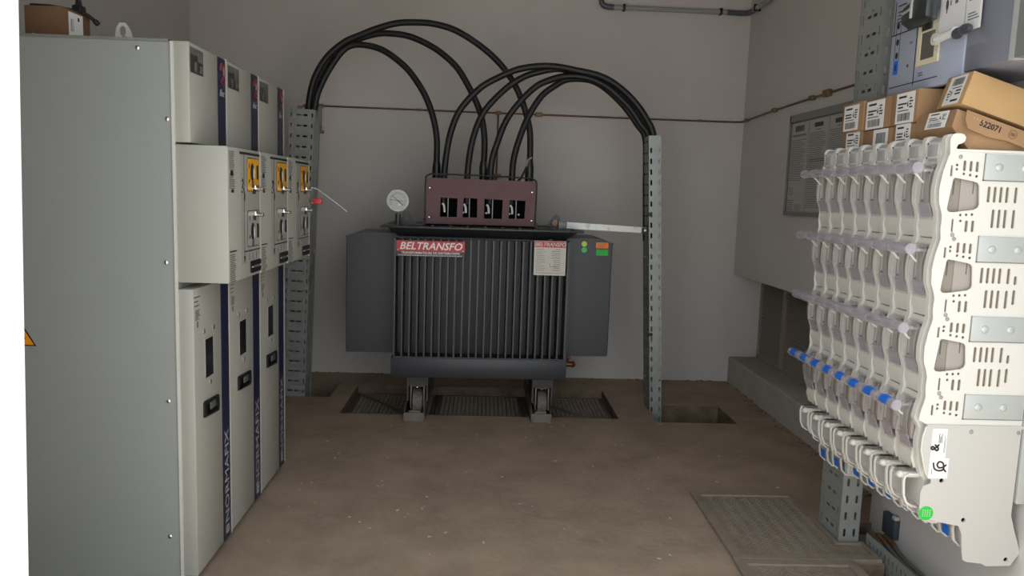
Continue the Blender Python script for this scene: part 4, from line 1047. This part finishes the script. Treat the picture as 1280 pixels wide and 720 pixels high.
A4 = Vector((1.343, ya+.015, 1.556)); A5 = Vector((1.352, ya+.01, 1.606)); up2 = (A5-A4).normalized()
FL2 = frame((A4+A5)/2+Vector((-.0018, .085, .0006)), (0, -1, 0), up2)
b = MB(); carton_label(b, FL2, .105, .050); b.build('shipping_label', t)
# tilted carton on top
t = thing('carton', 'light brown long carton lying tilted on the crushed carton', 'carton', (1.50, 2.27, 1.60), 'brown cartons on top of the fuse board')
th = math.radians(17)
O = Vector((1.349, 2.195, 1.615)); ux = Vector((math.cos(th), 0, -math.sin(th))); uz = Vector((math.sin(th), 0, math.cos(th))); uy = Vector((.10, 1, 0)).normalized()
O = O+uz*.004
L, W_, H_ = .235, .150, .098
c = [O, O+ux*L, O+ux*L+uy*W_, O+uy*W_]; c += [p+uz*H_ for p in c]
b = MB().m('card_light').hexa(c, bev=.0025); b.build('body', t)
FT = frame(O+uy*(W_*.48)+uz*(H_*.5)-ux*.0006, -uy, uz)
b = MB(); carton_label(b, FT @ Matrix.Rotation(PI, 4, 'Z'), .095, .088); b.build('shipping_label', t)

# ------------------------------------------------------------------ main switch above the board
t = thing('main_switch', 'large grey blue main switch with black rotary handle above the fuse board', 'switch', (1.53, 2.39, 1.72))
b = MB().m('breaker_dark').box(1.425, 1.659, 2.10, 2.70, 1.722, 2.20, bev=.004); b.m('zinc_dull').box(1.40, 1.659, 2.02, 2.062, 1.725, 2.25)
b.build('case', t)
b = MB().m('breaker_blue').box(1.400, 1.425, 2.290, 2.715, 1.700, 2.16, bev=.003); fp = b.build('front_plate', t)
b = MB().m('breaker_dark').box(1.404, 1.425, 2.085, 2.288, 1.722, 2.16, bev=.003); b.m('steel_light').box(1.40, 1.43, 2.064, 2.086, 1.722, 2.16); b.build('side_plate', t)
F = frame((1.3995, 2.715, 1.70), (0, -1, 0), (0, 0, 1))
b = MB().m('ink'); b.quad(F, .160, .164, .02, .26); b.quad(F, .0, .16, .205, .209); b.quad(F, .01, .30, .028, .031); b.quad(F, .012, .016, .21, .32); b.quad(F, .10, .104, .21, .32); b.quad(F, .03, .08, .30, .304)
for y, z in ((.040, .235), (.043, .18), (.043, .135)): b.flat(circ(y, z, .008, 12, .011), [], .0008, F)
b.m('ink_grey'); lines(b, F, .03, .075, .245, .29, 4); lines(b, F, .12, .145, .16, .17, 2); lines(b, F, .19, .22, .045, .06, 2); b.flat(circ(.12, .09, .006, 8), [], .0008, F)
b.m('ink').quad(F, .028, .030, .12, .26); b.quad(F, .056, .058, .12, .26)
b.build('mimic_print', fp)
b = MB().m('label_blue').quad(F, .030, .058, .072, .118, .0012); b.m('navy').quad(F, .037, .051, .085, .105, .0016); b.build('blue_label', fp)
b = MB().m('handle_black'); b.cyl((1.40, 2.50, 1.950), (1.375, 2.50, 1.950), .055, n=24)
b.hexa([(1.335, 2.40, 1.905), (1.378, 2.40, 1.895), (1.378, 2.565, 1.895), (1.345, 2.565, 1.915), (1.335, 2.40, 1.995), (1.378, 2.40, 2.0), (1.378, 2.565, 1.975), (1.345, 2.565, 1.962)], bev=.008)
hd = b.build('handle', t)
b = MB().m('label_grey').box(1.3345, 1.342, 2.485, 2.494, 1.918, 1.978, bev=.001); b.hexa([(1.337, 2.49, 1.945), (1.341, 2.49, 1.945), (1.346, 2.555, 1.940), (1.343, 2.555, 1.940), (1.337, 2.49, 1.953), (1.341, 2.49, 1.953), (1.346, 2.555, 1.948), (1.343, 2.555, 1.948)]); b.build('handle_mark', hd)
b = MB().m('cream_frame').flat([(.180, .075), (.300, .075), (.300, .235), (.180, .235)], [rr(.238, .135, .080, .085, .002)], .006, F)
b.m('photo_grey').quad(F, .195, .282, .09, .18, .003); b.m('photo_dark').quad(F, .20, .26, .183, .232, .0065); b.m('ink_grey'); lines(b, F @ Matrix.Translation((0, 0, .003)), .203, .270, .10, .17, 7, .3)
b.build('card_frame', t)
# bag of instructions
t = thing('instruction_bag', 'clear plastic bag with white instruction sheet and small parts hanging on the main switch', 'bag', (1.385, 2.29, 1.80))
F = frame((1.392, 2.425, 1.79), (0, -1, 0), (0, 0, 1))
b = MB().m('paper').quad(F, .008, .215, .045, .36, .0015); b.m('ink')
FF = F @ Matrix.Translation((0, 0, .0016))
b.flat(circ(.045, .145, .007, 10, .016), [], .0006, FF); b.quad(FF, .043, .048, .12, .165); b.m('ink_grey'); b.quad(FF, .06, .066, .14, .155); b.quad(FF, .085, .10, .14, .15); lines(b, FF, .155, .20, .13, .16, 3, .4); lines(b, FF, .155, .21, .075, .10, 3, .4); b.quad(FF, .14, .1415, .06, .2)
b.quad(FF, .05, .065, .052, .056); b.quad(FF, .055, .059, .047, .062)
b.build('instruction_sheet', t)
b = MB().m('cream_frame'); b.cyl((1.386, 2.405, 1.838), (1.372, 2.405, 1.838), .018, n=16); b.m('paper').cyl((1.382, 2.405, 1.838), (1.382, 2.31, 1.845), .013, n=12); b.m('fuse_grey').cyl((1.3715, 2.405, 1.838), (1.371, 2.405, 1.838), .008, n=12)
b.build('plastic_bush', t)
b = MB().m('black_plastic'); b.ell((1.376, 2.290, 1.833), (.014, .025, .017), 12); b.ell((1.376, 2.255, 1.838), (.014, .030, .016), 12); b.build('black_knob', t)
b = MB().m('clear_film'); b.box(1.3555, 1.3565, 2.165, 2.396, 1.815, 2.16); b.prism([(1.3565, 1.815), (1.392, 1.79), (1.393, 1.79), (1.3575, 1.816)], 2.165, 2.396); b.build('clear_bag', t)

# ------------------------------------------------------------------ light
w = bpy.data.worlds.new('World'); SC.world = w; w.use_nodes = True
bg = w.node_tree.nodes['Background']; bg.inputs['Color'].default_value = (.86, .93, 1, 1); bg.inputs['Strength'].default_value = 1.0
sun = bpy.data.lights.new('sun', 'SUN'); sun.energy = 3.2; sun.angle = math.radians(.6); sun.color = (1, .975, .945)
so = bpy.data.objects.new('sun', sun); COL.objects.link(so)
so.rotation_euler = Vector((.12, 1.0, -2.34)).to_track_quat('-Z', 'Y').to_euler()

# ------------------------------------------------------------------ camera
yaw, pitch, roll = .038252, .120930, .032075
f = Vector((math.sin(yaw)*math.cos(pitch), math.cos(yaw)*math.cos(pitch), -math.sin(pitch)))
r = Vector((math.cos(yaw), -math.sin(yaw), 0)); u = r.cross(f)
r2 = math.cos(roll)*r+math.sin(roll)*u; u2 = -math.sin(roll)*r+math.cos(roll)*u
cam = bpy.data.cameras.new('camera'); cam.sensor_fit = 'HORIZONTAL'; cam.sensor_width = 36; cam.lens = 27.0; cam.clip_start = .05
co = bpy.data.objects.new('camera', cam); COL.objects.link(co)
Mc = Matrix((r2, u2, -f)).transposed().to_4x4(); Mc.translation = (0, 0, 1.32); co.matrix_world = Mc
SC.camera = co
vs = SC.view_settings; SC.display_settings.display_device = 'sRGB'
vs.view_transform = 'Standard'; vs.look = 'None'; vs.gamma = 1; vs.use_curve_mapping = False; vs.exposure = 1.36
SC.cycles.max_bounces = 10; SC.cycles.diffuse_bounces = 7; SC.cycles.transparent_max_bounces = 40
SC.cycles.use_denoising = True
